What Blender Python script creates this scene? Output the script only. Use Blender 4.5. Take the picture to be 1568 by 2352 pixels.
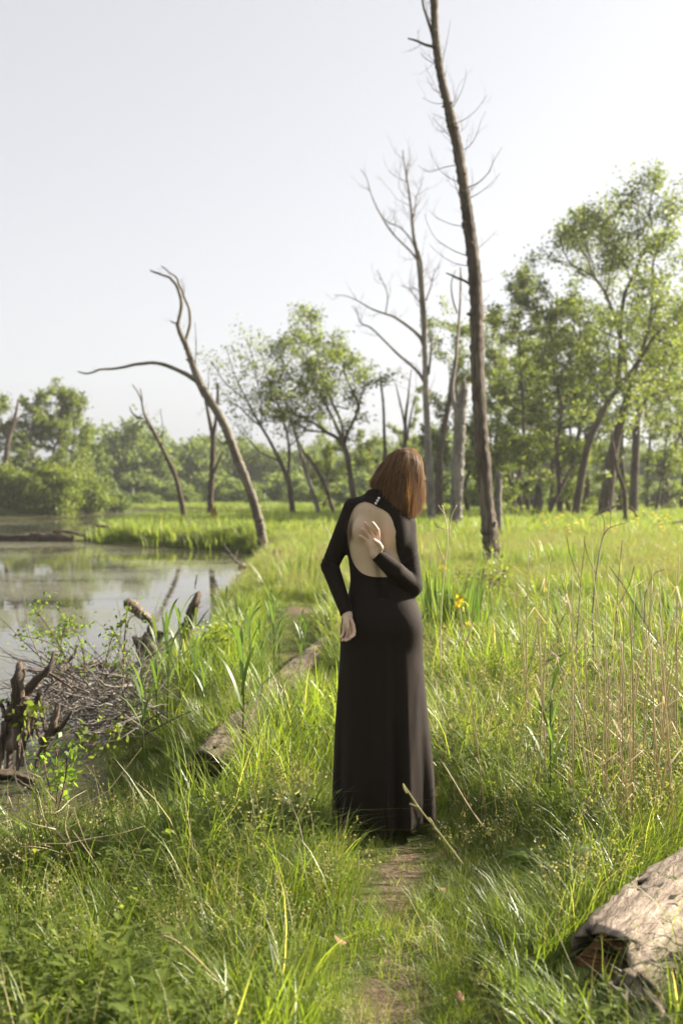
import bpy, math, random
import numpy as np
from mathutils import Vector

sc = bpy.context.scene
col = sc.collection
for o in list(bpy.data.objects):
    bpy.data.objects.remove(o)
rng = np.random.RandomState(11)
random.seed(11)
PI = math.pi

# ------------------------------------------------------------------ camera, sky, sun, exposure
CAM_H = 1.42
PITCH = math.radians(1.15)
FOC = 2286.7
cam = bpy.data.cameras.new('camera')
cam.sensor_fit = 'VERTICAL'
cam.sensor_height = 36.0
cam.lens = 35.0
cam.clip_start = 0.05
cam.clip_end = 6000
cam.dof.use_dof = True
cam.dof.focus_distance = 4.2
cam.dof.aperture_fstop = 2.6
cam_o = bpy.data.objects.new('camera', cam)
cam_o.location = (0, 0, CAM_H)
cam_o.rotation_euler = (PI / 2 - PITCH, 0, 0)
col.objects.link(cam_o)
sc.camera = cam_o

SUN_EL, SUN_AZ = math.radians(28), math.radians(64)
world = bpy.data.worlds.new('World')
sc.world = world
world.use_nodes = True
wn = world.node_tree
wn.nodes.clear()
sky = wn.nodes.new('ShaderNodeTexSky')
sky.sky_type = 'NISHITA'
sky.sun_disc = False
sky.sun_elevation = SUN_EL
sky.sun_rotation = SUN_AZ
sky.altitude = 150
sky.air_density = 1.0
sky.dust_density = 3.0
sky.ozone_density = 1.0
hs = wn.nodes.new('ShaderNodeHueSaturation')
hs.inputs['Saturation'].default_value = 0.17
bg = wn.nodes.new('ShaderNodeBackground')
bg.inputs['Strength'].default_value = 0.05
wo = wn.nodes.new('ShaderNodeOutputWorld')
wn.links.new(sky.outputs[0], hs.inputs['Color'])
hz_mix = wn.nodes.new('ShaderNodeMix')          # thin even morning haze over the whole sky
hz_mix.data_type = 'RGBA'
hz_mix.inputs[0].default_value = 0.5
hz_mix.inputs[7].default_value = (3.58, 3.64, 3.92, 1)
wn.links.new(hs.outputs[0], hz_mix.inputs[6])
wn.links.new(hz_mix.outputs[2], bg.inputs['Color'])
wn.links.new(bg.outputs[0], wo.inputs['Surface'])

sun = bpy.data.lights.new('sun', 'SUN')
sun.energy = 4.7
sun.angle = math.radians(0.9)
sun.color = (1.0, 0.90, 0.74)
sun_o = bpy.data.objects.new('sun', sun)
sv = Vector((math.sin(SUN_AZ) * math.cos(SUN_EL), math.cos(SUN_AZ) * math.cos(SUN_EL), math.sin(SUN_EL)))
sun_o.rotation_euler = sv.to_track_quat('Z', 'Y').to_euler()
sun_o.location = sv * 60
col.objects.link(sun_o)

sc.view_settings.view_transform = 'Standard'
sc.view_settings.look = 'None'
sc.view_settings.gamma = 1.0
sc.view_settings.use_curve_mapping = False
sc.view_settings.exposure = 2.12
sc.render.engine = 'CYCLES'
sc.cycles.use_denoising = True
sc.cycles.max_bounces = 6
sc.cycles.diffuse_bounces = 3
sc.cycles.transmission_bounces = 4
sc.cycles.transparent_max_bounces = 8
sc.cycles.volume_bounces = 1
sc.cycles.sample_clamp_indirect = 8
sc.cycles.caustics_reflective = False
sc.cycles.caustics_refractive = False

# ------------------------------------------------------------------ geometry helpers
CP, SP = math.cos(PITCH), math.sin(PITCH)
def ray(px, py):
    a = (px - 784) / FOC
    b = -(py - 1176) / FOC
    return np.array([a, CP + b * SP, -SP + b * CP])
def at(px, py, Y):                       # a point of the photograph at a known distance
    d = ray(px, py)
    return np.array([0, 0, CAM_H]) + d * (Y / d[1])
def gnd(px, py, z=0.0):                  # a point of the photograph on level ground
    d = ray(px, py)
    return np.array([0, 0, CAM_H]) + d * ((z - CAM_H) / d[2])

LOC = {}
class MB:
    """collects geometry, then links it as ONE mesh object"""
    def __init__(s):
        s.v = []; s.f = []; s.b = []; s.n = 0
    def add(s, v, faces, bk=None):
        v = np.asarray(v, dtype=np.float64).reshape(-1, 3)
        s.v.append(v)
        s.b.append(v if bk is None else np.asarray(bk, dtype=np.float64))
        for f in (faces if isinstance(faces, list) else [faces]):
            f = np.asarray(f, dtype=np.int64)
            if f.size:
                s.f.append(f + s.n)
        s.n += len(v)
    def tube(s, pts, rad, sides=6, lump=0.0, cap=True):
        p = np.asarray(pts, dtype=np.float64)
        k = len(p)
        rad = np.broadcast_to(np.asarray(rad, dtype=np.float64), (k,))
        t = np.gradient(p, axis=0)
        t /= np.linalg.norm(t, axis=1)[:, None] + 1e-12
        ref = np.array([0, 0, 1.0]) if abs(t[0, 2]) < 0.9 else np.array([1.0, 0, 0])
        U = np.zeros((k, 3))
        u = ref - t[0] * ref.dot(t[0]); u /= np.linalg.norm(u)
        U[0] = u
        for i in range(1, k):
            u = u - t[i] * u.dot(t[i])
            u /= np.linalg.norm(u) + 1e-12
            U[i] = u
        W = np.cross(t, U)
        a = np.arange(sides) * (2 * PI / sides)
        rr = rad[:, None] * np.ones((1, sides))
        if lump:
            rr = rr * (1 + lump * rng.randn(k, sides))
            rr = rr * (1 + lump * 1.2 * rng.randn(1, sides))
        v = p[:, None, :] + U[:, None, :] * (np.cos(a)[None, :, None] * rr[:, :, None]) + W[:, None, :] * (np.sin(a)[None, :, None] * rr[:, :, None])
        ln = np.concatenate([[0], np.cumsum(np.linalg.norm(np.diff(p, axis=0), axis=1))])
        rm = rad.max()
        bk = np.stack([np.cos(a)[None, :] * rm * np.ones((k, 1)), np.sin(a)[None, :] * rm * np.ones((k, 1)), ln[:, None] * np.ones((1, sides))], -1)
        i, j = np.meshgrid(np.arange(k - 1), np.arange(sides), indexing='ij')
        i = i.ravel(); j = j.ravel(); j2 = (j + 1) % sides
        q = np.stack([i * sides + j, i * sides + j2, (i + 1) * sides + j2, (i + 1) * sides + j], 1)
        V = v.reshape(-1, 3); B = bk.reshape(-1, 3)
        fs = [q]
        if cap:
            n0 = len(V)
            V = np.vstack([V, p[:1], p[-1:]])
            B = np.vstack([B, [[0, 0, 0]], [[0, 0, ln[-1]]]])
            jj = np.arange(sides); j3 = (jj + 1) % sides
            fs.append(np.stack([np.full(sides, n0), j3, jj], 1))
            fs.append(np.stack([np.full(sides, n0 + 1), (k - 1) * sides + jj, (k - 1) * sides + j3], 1))
        s.add(V, fs, B)
    def build(s, name, mat, parent=None, smooth=True, origin=None):
        v = np.vstack(s.v); b = np.vstack(s.b)
        o0 = np.zeros(3)
        if parent is not None:
            o0 = LOC[parent.name]
        elif origin is not None:
            o0 = np.asarray(origin, dtype=float)
        v = v - o0
        me = bpy.data.meshes.new(name)
        me.vertices.add(len(v))
        me.vertices.foreach_set('co', v.astype(np.float32).ravel())
        li = np.concatenate([f.ravel() for f in s.f])
        tot = np.concatenate([np.full(len(f), f.shape[1]) for f in s.f])
        me.loops.add(len(li))
        me.loops.foreach_set('vertex_index', li.astype(np.int32))
        me.polygons.add(len(tot))
        me.polygons.foreach_set('loop_start', np.concatenate([[0], np.cumsum(tot)[:-1]]).astype(np.int32))
        me.update(calc_edges=True)
        me.polygons.foreach_set('use_smooth', np.full(len(tot), smooth))
        at_ = me.attributes.new('bk', 'FLOAT_VECTOR', 'POINT')
        at_.data.foreach_set('vector', b.astype(np.float32).ravel())
        me.validate()
        if mat is not None:
            me.materials.append(mat)
        o = bpy.data.objects.new(name, me)
        col.objects.link(o)
        if parent is not None:
            o.parent = parent
        else:
            o.location = o0
        LOC[o.name] = o0
        return o

def tag(o, label=None, cat=None, group=None, kind=None):
    if label: o['label'] = label
    if cat: o['category'] = cat
    if group: o['group'] = group
    if kind: o['kind'] = kind
    return o
def thing(name, label, cat, loc=(0, 0, 0), group=None):
    o = bpy.data.objects.new(name, None)
    o.empty_display_size = 0.1
    o.location = loc
    col.objects.link(o)
    LOC[o.name] = np.asarray(loc, dtype=float)
    return tag(o, label, cat, group)
def dup(root, loc, rotz=0.0, scale=1.0, label=None, group=None):
    r = root.copy(); col.objects.link(r)
    r.location = loc; r.rotation_euler = (0, 0, rotz); r.scale = (scale,) * 3
    if label: r['label'] = label
    if group: r['group'] = group
    for ch in list(root.children):
        c = ch.copy(); col.objects.link(c); c.parent = r
        for g in list(ch.children):
            d = g.copy(); col.objects.link(d); d.parent = c
    return r

def spline(pts, n):
    """Catmull-Rom through rows of any width"""
    p = np.asarray(pts, dtype=float)
    if len(p) == 2:
        t = np.linspace(0, 1, n)[:, None]
        return p[0] * (1 - t) + p[1] * t
    q = np.vstack([2 * p[0] - p[1], p, 2 * p[-1] - p[-2]])
    u = np.linspace(0, len(p) - 1 - 1e-9, n)
    i = u.astype(int); t = (u - i)[:, None]
    a, b, c, d = q[i], q[i + 1], q[i + 2], q[i + 3]
    return 0.5 * (2 * b + (c - a) * t + (2 * a - 5 * b + 4 * c - d) * t ** 2 + (3 * b - a - 3 * c + d) * t ** 3)

def unit(v):
    v = np.asarray(v, dtype=float)
    return v / (np.linalg.norm(v) + 1e-12)
def vnoise(x, y, f=1.0, s=0.0):
    x = x * f + s; y = y * f - s * 1.7
    return (np.sin(x * 1.0 + 1.3 * np.sin(y * 0.7)) + np.sin(y * 1.13 + 1.7 * np.sin(x * 0.61 + 2.0)) + 0.5 * np.sin(2.3 * x - 1.9 * y + 1.0) + 0.5 * np.sin(2.9 * y + 1.1 * x)) / 3.0
def sstep(a, b, x):
    t = np.clip((x - a) / (b - a), 0, 1)
    return t * t * (3 - 2 * t)

# ------------------------------------------------------------------ materials
def newmat(name):
    m = bpy.data.materials.new(name)
    m.use_nodes = True
    nt = m.node_tree
    nt.nodes.clear()
    out = nt.nodes.new('ShaderNodeOutputMaterial')
    return m, nt, out
def nd(nt, typ, ins=None, **kw):
    n = nt.nodes.new(typ)
    for k, v in kw.items():
        setattr(n, k, v)
    for k, v in (ins or {}).items():
        s = n.inputs[k]
        if hasattr(v, 'is_linked') or isinstance(v, bpy.types.NodeSocket):
            nt.links.new(v, s)
        else:
            s.default_value = v
    return n
def ramp(nt, fac, stops, interp='LINEAR'):
    n = nt.nodes.new('ShaderNodeValToRGB')
    n.color_ramp.interpolation = interp
    e = n.color_ramp.elements
    while len(e) < len(stops):
        e.new(0.5)
    for i, (p, c) in enumerate(stops):
        e[i].position = p
        e[i].color = (c[0], c[1], c[2], 1)
    nt.links.new(fac, n.inputs[0])
    return n.outputs[0]

def leaf_mat(name, stops, transl=0.45, tcol=1.6, rough=0.55, inst=False, spec=0.3):
    m, nt, out = newmat(name)
    geo = nd(nt, 'ShaderNodeNewGeometry')
    r = geo.outputs['Random Per Island']
    if inst:
        oi = nd(nt, 'ShaderNodeObjectInfo')
        a = nd(nt, 'ShaderNodeMath', {0: r, 1: 0.55}, operation='MULTIPLY')
        b = nd(nt, 'ShaderNodeMath', {0: oi.outputs['Random'], 1: 0.45}, operation='MULTIPLY')
        r = nd(nt, 'ShaderNodeMath', {0: a.outputs[0], 1: b.outputs[0]}, operation='ADD').outputs[0]
    c = ramp(nt, r, stops)
    p = nd(nt, 'ShaderNodeBsdfPrincipled', {'Base Color': c, 'Roughness': rough, 'Specular IOR Level': spec})
    tc = nd(nt, 'ShaderNodeMix', {'Factor': 1.0, 6: c, 7: (tcol * 1.28, tcol * 1.26, tcol * 0.62, 1)}, data_type='RGBA', blend_type='MULTIPLY')
    t = nd(nt, 'ShaderNodeBsdfTranslucent', {'Color': tc.outputs[2]})
    mx = nd(nt, 'ShaderNodeMixShader', {0: transl, 1: p.outputs[0], 2: t.outputs[0]})
    nt.links.new(mx.outputs[0], out.inputs[0])
    return m

def bark_mat(name, c_dark, c_mid, c_light, scale=1.0, moss=0.0, rough=0.9, bump=0.6, stretch=0.12):
    m, nt, out = newmat(name)
    a = nd(nt, 'ShaderNodeAttribute', attribute_name='bk')
    mp = nd(nt, 'ShaderNodeMapping', {'Vector': a.outputs['Vector'], 'Scale': (scale, scale, scale * stretch)})
    n1 = nd(nt, 'ShaderNodeTexNoise', {'Vector': mp.outputs[0], 'Scale': 42.0, 'Detail': 6.0, 'Roughness': 0.68, 'Distortion': 0.25})
    mp2 = nd(nt, 'ShaderNodeMapping', {'Vector': a.outputs['Vector'], 'Scale': (1, 1, 0.35)})
    n2 = nd(nt, 'ShaderNodeTexNoise', {'Vector': mp2.outputs[0], 'Scale': 5.0 * scale, 'Detail': 4.0})
    c = ramp(nt, n1.outputs['Fac'], [(0.30, c_dark), (0.5, c_mid), (0.72, c_light)])
    c2 = ramp(nt, n2.outputs['Fac'], [(0.35, (0.55, 0.53, 0.5)), (0.65, (1.25, 1.22, 1.2))])
    mx = nd(nt, 'ShaderNodeMix', {'Factor': 1.0, 6: c, 7: c2}, data_type='RGBA', blend_type='MULTIPLY')
    colr = mx.outputs[2]
    if moss:
        n3 = nd(nt, 'ShaderNodeTexNoise', {'Vector': a.outputs['Vector'], 'Scale': 2.3, 'Detail': 5.0})
        f = ramp(nt, n3.outputs['Fac'], [(0.56, (0, 0, 0)), (0.70, (moss, moss, moss))])
        mm = nd(nt, 'ShaderNodeMix', {'Factor': f, 6: colr, 7: (0.13, 0.12, 0.025, 1)}, data_type='RGBA')
        colr = mm.outputs[2]
    bp = nd(nt, 'ShaderNodeBump', {'Strength': bump, 'Distance': 0.045, 'Height': n1.outputs['Fac']})
    p = nd(nt, 'ShaderNodeBsdfPrincipled', {'Base Color': colr, 'Roughness': rough, 'Specular IOR Level': 0.2, 'Normal': bp.outputs[0]})
    nt.links.new(p.outputs[0], out.inputs[0])
    return m

def flat_mat(name, c, rough=0.6, **ins):
    m, nt, out = newmat(name)
    tc = nd(nt, 'ShaderNodeTexCoord')
    n = nd(nt, 'ShaderNodeTexNoise', {'Vector': tc.outputs['Object'], 'Scale': 30.0, 'Detail': 4.0})
    cc = ramp(nt, n.outputs['Fac'], [(0.3, [x * 0.75 for x in c]), (0.7, [min(1, x * 1.2) for x in c])])
    d = {'Base Color': cc, 'Roughness': rough}; d.update(ins)
    p = nd(nt, 'ShaderNodeBsdfPrincipled', d)
    nt.links.new(p.outputs[0], out.inputs[0])
    return m

M = {}
M['grass'] = leaf_mat('grass_blades', [(0.0, (0.055, 0.082, 0.012)), (0.45, (0.104, 0.15, 0.021)), (0.8, (0.158, 0.205, 0.032)), (0.97, (0.34, 0.30, 0.13))], 0.45, 1.75, 0.40, True, 0.42)
M['grass_far'] = leaf_mat('meadow_blades', [(0.0, (0.078, 0.108, 0.024)), (0.5, (0.126, 0.170, 0.038)), (0.84, (0.182, 0.218, 0.06)), (1.0, (0.36, 0.33, 0.17))], 0.46, 1.6, 0.6, True)
M['reed'] = leaf_mat('reed_leaf', [(0.0, (0.045, 0.085, 0.022)), (0.6, (0.08, 0.13, 0.034)), (1.0, (0.125, 0.165, 0.045))], 0.4, 1.6, 0.45)
M['weed'] = leaf_mat('weed_leaf', [(0.0, (0.06, 0.09, 0.016)), (0.6, (0.118, 0.155, 0.026)), (1.0, (0.19, 0.215, 0.045))], 0.48, 1.75, 0.5, True)
M['weedbig'] = leaf_mat('broad_leaf', [(0.0, (0.075, 0.13, 0.02)), (1.0, (0.13, 0.185, 0.03))], 0.5, 1.7, 0.45)
M['leaf'] = leaf_mat('tree_leaf', [(0.0, (0.045, 0.068, 0.016)), (0.5, (0.092, 0.122, 0.032)), (0.85, (0.145, 0.175, 0.05)), (1.0, (0.20, 0.22, 0.08))], 0.45, 1.65, 0.5)
M['leafb'] = leaf_mat('young_leaf', [(0.0, (0.065, 0.095, 0.018)), (0.5, (0.105, 0.14, 0.028)), (1.0, (0.18, 0.205, 0.055))], 0.46, 1.6, 0.5)
M['leaffar'] = leaf_mat('far_leaf', [(0.0, (0.05, 0.078, 0.024)), (0.5, (0.085, 0.122, 0.034)), (1.0, (0.145, 0.182, 0.055))], 0.4, 1.6, 0.6)
M['bush'] = leaf_mat('bush_leaf', [(0.0, (0.06, 0.088, 0.02)), (0.5, (0.105, 0.14, 0.028)), (1.0, (0.17, 0.195, 0.045))], 0.42, 1.7, 0.55)
M['dry'] = leaf_mat('dry_stalk', [(0.0, (0.25, 0.19, 0.11)), (0.5, (0.38, 0.31, 0.19)), (1.0, (0.52, 0.45, 0.30))], 0.25, 1.1, 0.6, True)
M['seed'] = leaf_mat('seed_head', [(0.0, (0.20, 0.19, 0.08)), (1.0, (0.34, 0.31, 0.15))], 0.35, 1.2, 0.7)
M['petal'] = leaf_mat('yellow_petal', [(0.0, (0.62, 0.46, 0.03)), (1.0, (0.78, 0.62, 0.06))], 0.4, 1.2, 0.5)
M['bark'] = bark_mat('rough_bark', (0.030, 0.022, 0.016), (0.085, 0.064, 0.048), (0.17, 0.135, 0.105), 0.5)
M['barktall'] = bark_mat('weathered_bark', (0.030, 0.023, 0.018), (0.125, 0.10, 0.08), (0.27, 0.23, 0.19), 0.42, 0.25, 0.9, 1.0, 0.13)
M['barkgrey'] = bark_mat('bare_grey_wood', (0.07, 0.062, 0.056), (0.20, 0.18, 0.162), (0.37, 0.345, 0.32), 0.45, 0.0, 0.9, 0.9)
M['barkmoss'] = bark_mat('mossy_bark', (0.055, 0.047, 0.036), (0.17, 0.15, 0.12), (0.31, 0.285, 0.24), 0.5, 0.5, 0.9, 0.9, 0.15)
M['barkdark'] = bark_mat('dark_bark', (0.03, 0.023, 0.018), (0.075, 0.058, 0.043), (0.15, 0.12, 0.09), 1.0)
M['drift'] = bark_mat('driftwood', (0.05, 0.037, 0.028), (0.17, 0.13, 0.10), (0.36, 0.30, 0.245), 1.6, 0.0, 0.85, 0.9, 0.10)
M['log'] = bark_mat('bleached_log', (0.075, 0.055, 0.042), (0.29, 0.235, 0.19), (0.50, 0.425, 0.35), 0.9, 0.0, 0.9, 1.0, 0.14)
M['logdark'] = bark_mat('half_rotten_log', (0.035, 0.025, 0.018), (0.13, 0.10, 0.078), (0.33, 0.27, 0.215), 0.9, 0.0, 0.9, 1.0, 0.14)
M['rot'] = bark_mat('rotten_wood', (0.07, 0.03, 0.012), (0.25, 0.125, 0.05), (0.42, 0.26, 0.13), 2.5, 0.0, 0.95, 1.0, 0.5)
M['twig'] = bark_mat('twig_bark', (0.07, 0.045, 0.035), (0.16, 0.11, 0.085), (0.30, 0.24, 0.19), 3.0)
M['twigred'] = bark_mat('reddish_twig', (0.08, 0.04, 0.03), (0.17, 0.09, 0.07), (0.28, 0.19, 0.15), 3.0)

# ------------------------------------------------------------------ ground and pond
POND = np.array([(-40, 1.6), (-15, 2.6), (-6, 3.3), (-3.2, 3.95), (-2.0, 4.2), (-1.50, 4.42), (-1.25, 4.9), (-1.32, 5.5), (-1.48, 6.2), (-1.62, 7.0), (-1.75, 8.2), (-1.72, 9.6), (-1.45, 10.6), (-1.5, 12.0), (-1.85, 14.6),
                 (-1.75, 17), (-1.85, 20), (-2.1, 24), (-2.2, 27.5), (-3.2, 29.6), (-4.8, 30.6), (-6.6, 31.6), (-8.2, 34), (-9.6, 39), (-10.2, 46), (-10.4, 54), (-9.6, 62), (-7, 66.5), (-2, 68), (1.5, 73), (2.0, 82),
                 (-1, 90), (-8, 93), (-14, 91), (-20, 94), (-25, 92), (-22.5, 84), (-21.5, 78), (-24, 74), (-30, 71.5), (-45, 66), (-70, 50), (-75, 20)], dtype=float)
PATH = np.array([(0.26, 0.5), (0.24, 2.6), (0.30, 3.3), (0.32, 4.0), (0.18, 4.6), (0.0, 6.0), (-0.25, 7.5), (-0.47, 9.0), (-0.50, 10.5), (-0.38, 12.5), (-0.15, 15.0), (0.2, 19)], dtype=float)
BARE = [(*gnd(925, 1955)[:2], 0.09), (*gnd(918, 2000)[:2], 0.12), (*gnd(905, 2075)[:2], 0.09), (*gnd(900, 2270)[:2], 0.12), (*gnd(885, 2340)[:2], 0.10), (*gnd(690, 1402)[:2], 0.26), (*gnd(690, 1495)[:2], 0.20)]
WATER_Z = -0.30

def seg_dist(px, py, P, closed):
    d = np.full(px.shape, 1e9)
    n = len(P)
    for i in range(n if closed else n - 1):
        a, b = P[i], P[(i + 1) % n]
        ab = b - a
        t = np.clip(((px - a[0]) * ab[0] + (py - a[1]) * ab[1]) / (ab @ ab), 0, 1)
        d = np.minimum(d, np.hypot(px - a[0] - t * ab[0], py - a[1] - t * ab[1]))
    return d
def pond_sd(px, py):
    px = np.asarray(px, dtype=float); py = np.asarray(py, dtype=float)
    ins = np.zeros(px.shape, bool)
    n = len(POND)
    for i in range(n):
        a, b = POND[i], POND[(i + 1) % n]
        c = (a[1] > py) != (b[1] > py)
        xx = a[0] + (py - a[1]) * (b[0] - a[0]) / (b[1] - a[1] + 1e-12)
        ins ^= c & (px < xx)
    d = seg_dist(px, py, POND, True)
    return np.where(ins, -d, d)
def path_d(px, py):
    w = 0.10 * np.sin(np.asarray(py) * 2.1) + 0.05 * np.sin(np.asarray(py) * 5.3)
    return seg_dist(np.asarray(px, dtype=float) - w, np.asarray(py, dtype=float), PATH, False)
def height(px, py):
    px = np.asarray(px, dtype=float); py = np.asarray(py, dtype=float)
    d = pond_sd(px, py) + 0.12 * vnoise(px, py, 2.2, 3)
    far = sstep(30, 60, py)
    h = np.where(d > 0, WATER_Z + (0.30 - 0.08 * far) * sstep(-0.05, 1.0, d), WATER_Z - 0.02 - 0.5 * sstep(0, 2.5, -d))
    h = h + 0.03 * vnoise(px, py, 1.1, 1) * sstep(0.2, 1.5, d) * sstep(0.5, 2.0, np.hypot(px - 0.18, py - 4.2))
    h = h - 0.035 * (1 - sstep(0.08, 0.35, path_d(px, py))) * sstep(0.3, 1.5, d)
    return h + 1.2 * sstep(110, 400, py) * 0.0

gx = 1.3 * np.sinh(np.linspace(-math.asinh(1600 / 1.3), math.asinh(1600 / 1.3), 330))
gy = 7.0 + 4.0 * np.sinh(np.linspace(-math.asinh(300 / 4.0), math.asinh(2600 / 4.0), 420))
GX, GY = np.meshgrid(gx, gy, indexing='ij')
GZ = height(GX, GY)
g = MB()
ii, jj = np.meshgrid(np.arange(len(gx) - 1), np.arange(len(gy) - 1), indexing='ij')
ii = ii.ravel(); jj = jj.ravel(); W_ = len(gy)
g.add(np.stack([GX.ravel(), GY.ravel(), GZ.ravel()], 1), np.stack([ii * W_ + jj, (ii + 1) * W_ + jj, (ii + 1) * W_ + jj + 1, ii * W_ + jj + 1], 1))

m, nt, out = newmat('soil_and_litter')
tc = nd(nt, 'ShaderNodeTexCoord')
at1 = nd(nt, 'ShaderNodeAttribute', attribute_name='dirt')
n1 = nd(nt, 'ShaderNodeTexNoise', {'Vector': tc.outputs['Object'], 'Scale': 9.0, 'Detail': 8.0, 'Roughness': 0.7})
n2 = nd(nt, 'ShaderNodeTexNoise', {'Vector': tc.outputs['Object'], 'Scale': 70.0, 'Detail': 5.0, 'Roughness': 0.7})
n3 = nd(nt, 'ShaderNodeTexNoise', {'Vector': tc.outputs['Object'], 'Scale': 0.35, 'Detail': 5.0})
green = ramp(nt, n1.outputs['Fac'], [(0.3, (0.03, 0.035, 0.012)), (0.5, (0.06, 0.075, 0.02)), (0.7, (0.11, 0.10, 0.05))])
green2 = ramp(nt, n3.outputs['Fac'], [(0.35, (0.8, 0.9, 0.7)), (0.65, (1.25, 1.2, 1.1))])
gm = nd(nt, 'ShaderNodeMix', {'Factor': 1.0, 6: green, 7: green2}, data_type='RGBA', blend_type='MULTIPLY')
dirt = ramp(nt, n2.outputs['Fac'], [(0.3, (0.055, 0.038, 0.024)), (0.55, (0.13, 0.095, 0.062)), (0.75, (0.24, 0.185, 0.13))])
dm = nd(nt, 'ShaderNodeMath', {0: n1.outputs['Fac'], 1: 0.5}, operation='SUBTRACT')
dm2 = nd(nt, 'ShaderNodeMath', {0: dm.outputs[0], 1: 1.2, 2: at1.outputs['Fac']}, operation='MULTIPLY_ADD')
dm3 = nd(nt, 'ShaderNodeMapRange', {0: dm2.outputs[0], 1: 0.3, 2: 0.7, 3: 0.0, 4: 1.0})
mx = nd(nt, 'ShaderNodeMix', {'Factor': dm3.outputs[0], 6: gm.outputs[2], 7: dirt}, data_type='RGBA')
bp = nd(nt, 'ShaderNodeBump', {'Strength': 0.7, 'Distance': 0.02, 'Height': n2.outputs['Fac']})
p = nd(nt, 'ShaderNodeBsdfPrincipled', {'Base Color': mx.outputs[2], 'Roughness': 0.95, 'Specular IOR Level': 0.1, 'Normal': bp.outputs[0]})
nt.links.new(p.outputs[0], out.inputs[0])
ground = g.build('ground', m)
tag(ground, kind='structure')
da = ground.data.attributes.new('dirt', 'FLOAT', 'POINT')
pdist = path_d(GX, GY).ravel(); psd = pond_sd(GX, GY).ravel()
dv = (1 - sstep(0.05, 0.22, pdist)) * 0.22
for (bx, by, br) in BARE:
    dv = np.maximum(dv, np.exp(-(((GX - bx) / br) ** 2 + ((GY - by) / (br * 2.0)) ** 2)).ravel() * 0.85)
dv = np.maximum(dv, (1 - sstep(-0.2, 0.35, psd)) * 0.8)
da.data.foreach_set('value', dv.astype(np.float32))

# water: dark, still, with a torn film of algae and duckweed
m, nt, out = newmat('pond_water')
tc = nd(nt, 'ShaderNodeTexCoord')
mp = nd(nt, 'ShaderNodeMapping', {'Vector': tc.outputs['Object'], 'Scale': (0.5, 1.0, 1.0)})
a1 = nd(nt, 'ShaderNodeTexNoise', {'Vector': mp.outputs[0], 'Scale': 0.30, 'Detail': 3.0, 'Roughness': 0.55, 'Distortion': 0.5})
a2 = nd(nt, 'ShaderNodeTexNoise', {'Vector': mp.outputs[0], 'Scale': 7.0, 'Detail': 8.0, 'Roughness': 0.82, 'Distortion': 0.8})
a3 = nd(nt, 'ShaderNodeTexNoise', {'Vector': mp.outputs[0], 'Scale': 45.0, 'Detail': 3.0})
s1 = nd(nt, 'ShaderNodeMath', {0: a1.outputs['Fac'], 1: 1.1, 2: a2.outputs['Fac']}, operation='MULTIPLY_ADD')
film = nd(nt, 'ShaderNodeMapRange', {0: s1.outputs[0], 1: 0.98, 2: 1.15, 3: 0.0, 4: 0.55})
fc = ramp(nt, a3.outputs['Fac'], [(0.35, (0.045, 0.05, 0.016)), (0.5, (0.11, 0.11, 0.045)), (0.65, (0.25, 0.23, 0.15))])
bumpn = nd(nt, 'ShaderNodeTexNoise', {'Vector': mp.outputs[0], 'Scale': 2.2, 'Detail': 2.0})
bp = nd(nt, 'ShaderNodeBump', {'Strength': 0.035, 'Distance': 0.05, 'Height': bumpn.outputs['Fac']})
bp2 = nd(nt, 'ShaderNodeBump', {'Strength': 0.5, 'Distance': 0.01, 'Height': a3.outputs['Fac']})
pw = nd(nt, 'ShaderNodeBsdfPrincipled', {'Base Color': (0.035, 0.032, 0.018, 1), 'Roughness': 0.03, 'IOR': 1.6, 'Specular IOR Level': 0.85, 'Normal': bp.outputs[0]})
pf = nd(nt, 'ShaderNodeBsdfPrincipled', {'Base Color': fc, 'Roughness': 0.22, 'Specular IOR Level': 0.7, 'Normal': bp2.outputs[0]})
# duckweed only in the sheltered corner by the roots (object space)
sx = nd(nt, 'ShaderNodeSeparateXYZ', {0: tc.outputs['Object']})
dk = nd(nt, 'ShaderNodeMapRange', {0: sx.outputs['Y'], 1: 7.4, 2: 6.6, 3: 0.0, 4: 0.62})
dkn = nd(nt, 'ShaderNodeMath', {0: a2.outputs['Fac'], 1: dk.outputs[0]}, operation='ADD')
dkm = nd(nt, 'ShaderNodeMapRange', {0: dkn.outputs[0], 1: 0.98, 2: 1.10, 3: 0.0, 4: 0.85})
vor = nd(nt, 'ShaderNodeTexVoronoi', {'Vector': tc.outputs['Object'], 'Scale': 160.0})
dcol = ramp(nt, vor.outputs['Color'], [(0.0, (0.018, 0.02, 0.006)), (0.6, (0.042, 0.045, 0.010)), (1.0, (0.085, 0.088, 0.02))])
pd = nd(nt, 'ShaderNodeBsdfPrincipled', {'Base Color': dcol, 'Roughness': 0.6, 'Specular IOR Level': 0.3})
m1 = nd(nt, 'ShaderNodeMixShader', {0: film.outputs[0], 1: pw.outputs[0], 2: pf.outputs[0]})
m2 = nd(nt, 'ShaderNodeMixShader', {0: dkm.outputs[0], 1: m1.outputs[0], 2: pd.outputs[0]})
nt.links.new(m2.outputs[0], out.inputs[0])
w = MB()
w.add([(-90, 0, WATER_Z), (8, 0, WATER_Z), (8, 105, WATER_Z), (-90, 105, WATER_Z)], np.array([[0, 1, 2, 3]]))
tag(w.build('water', m, smooth=False), kind='structure')

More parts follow.
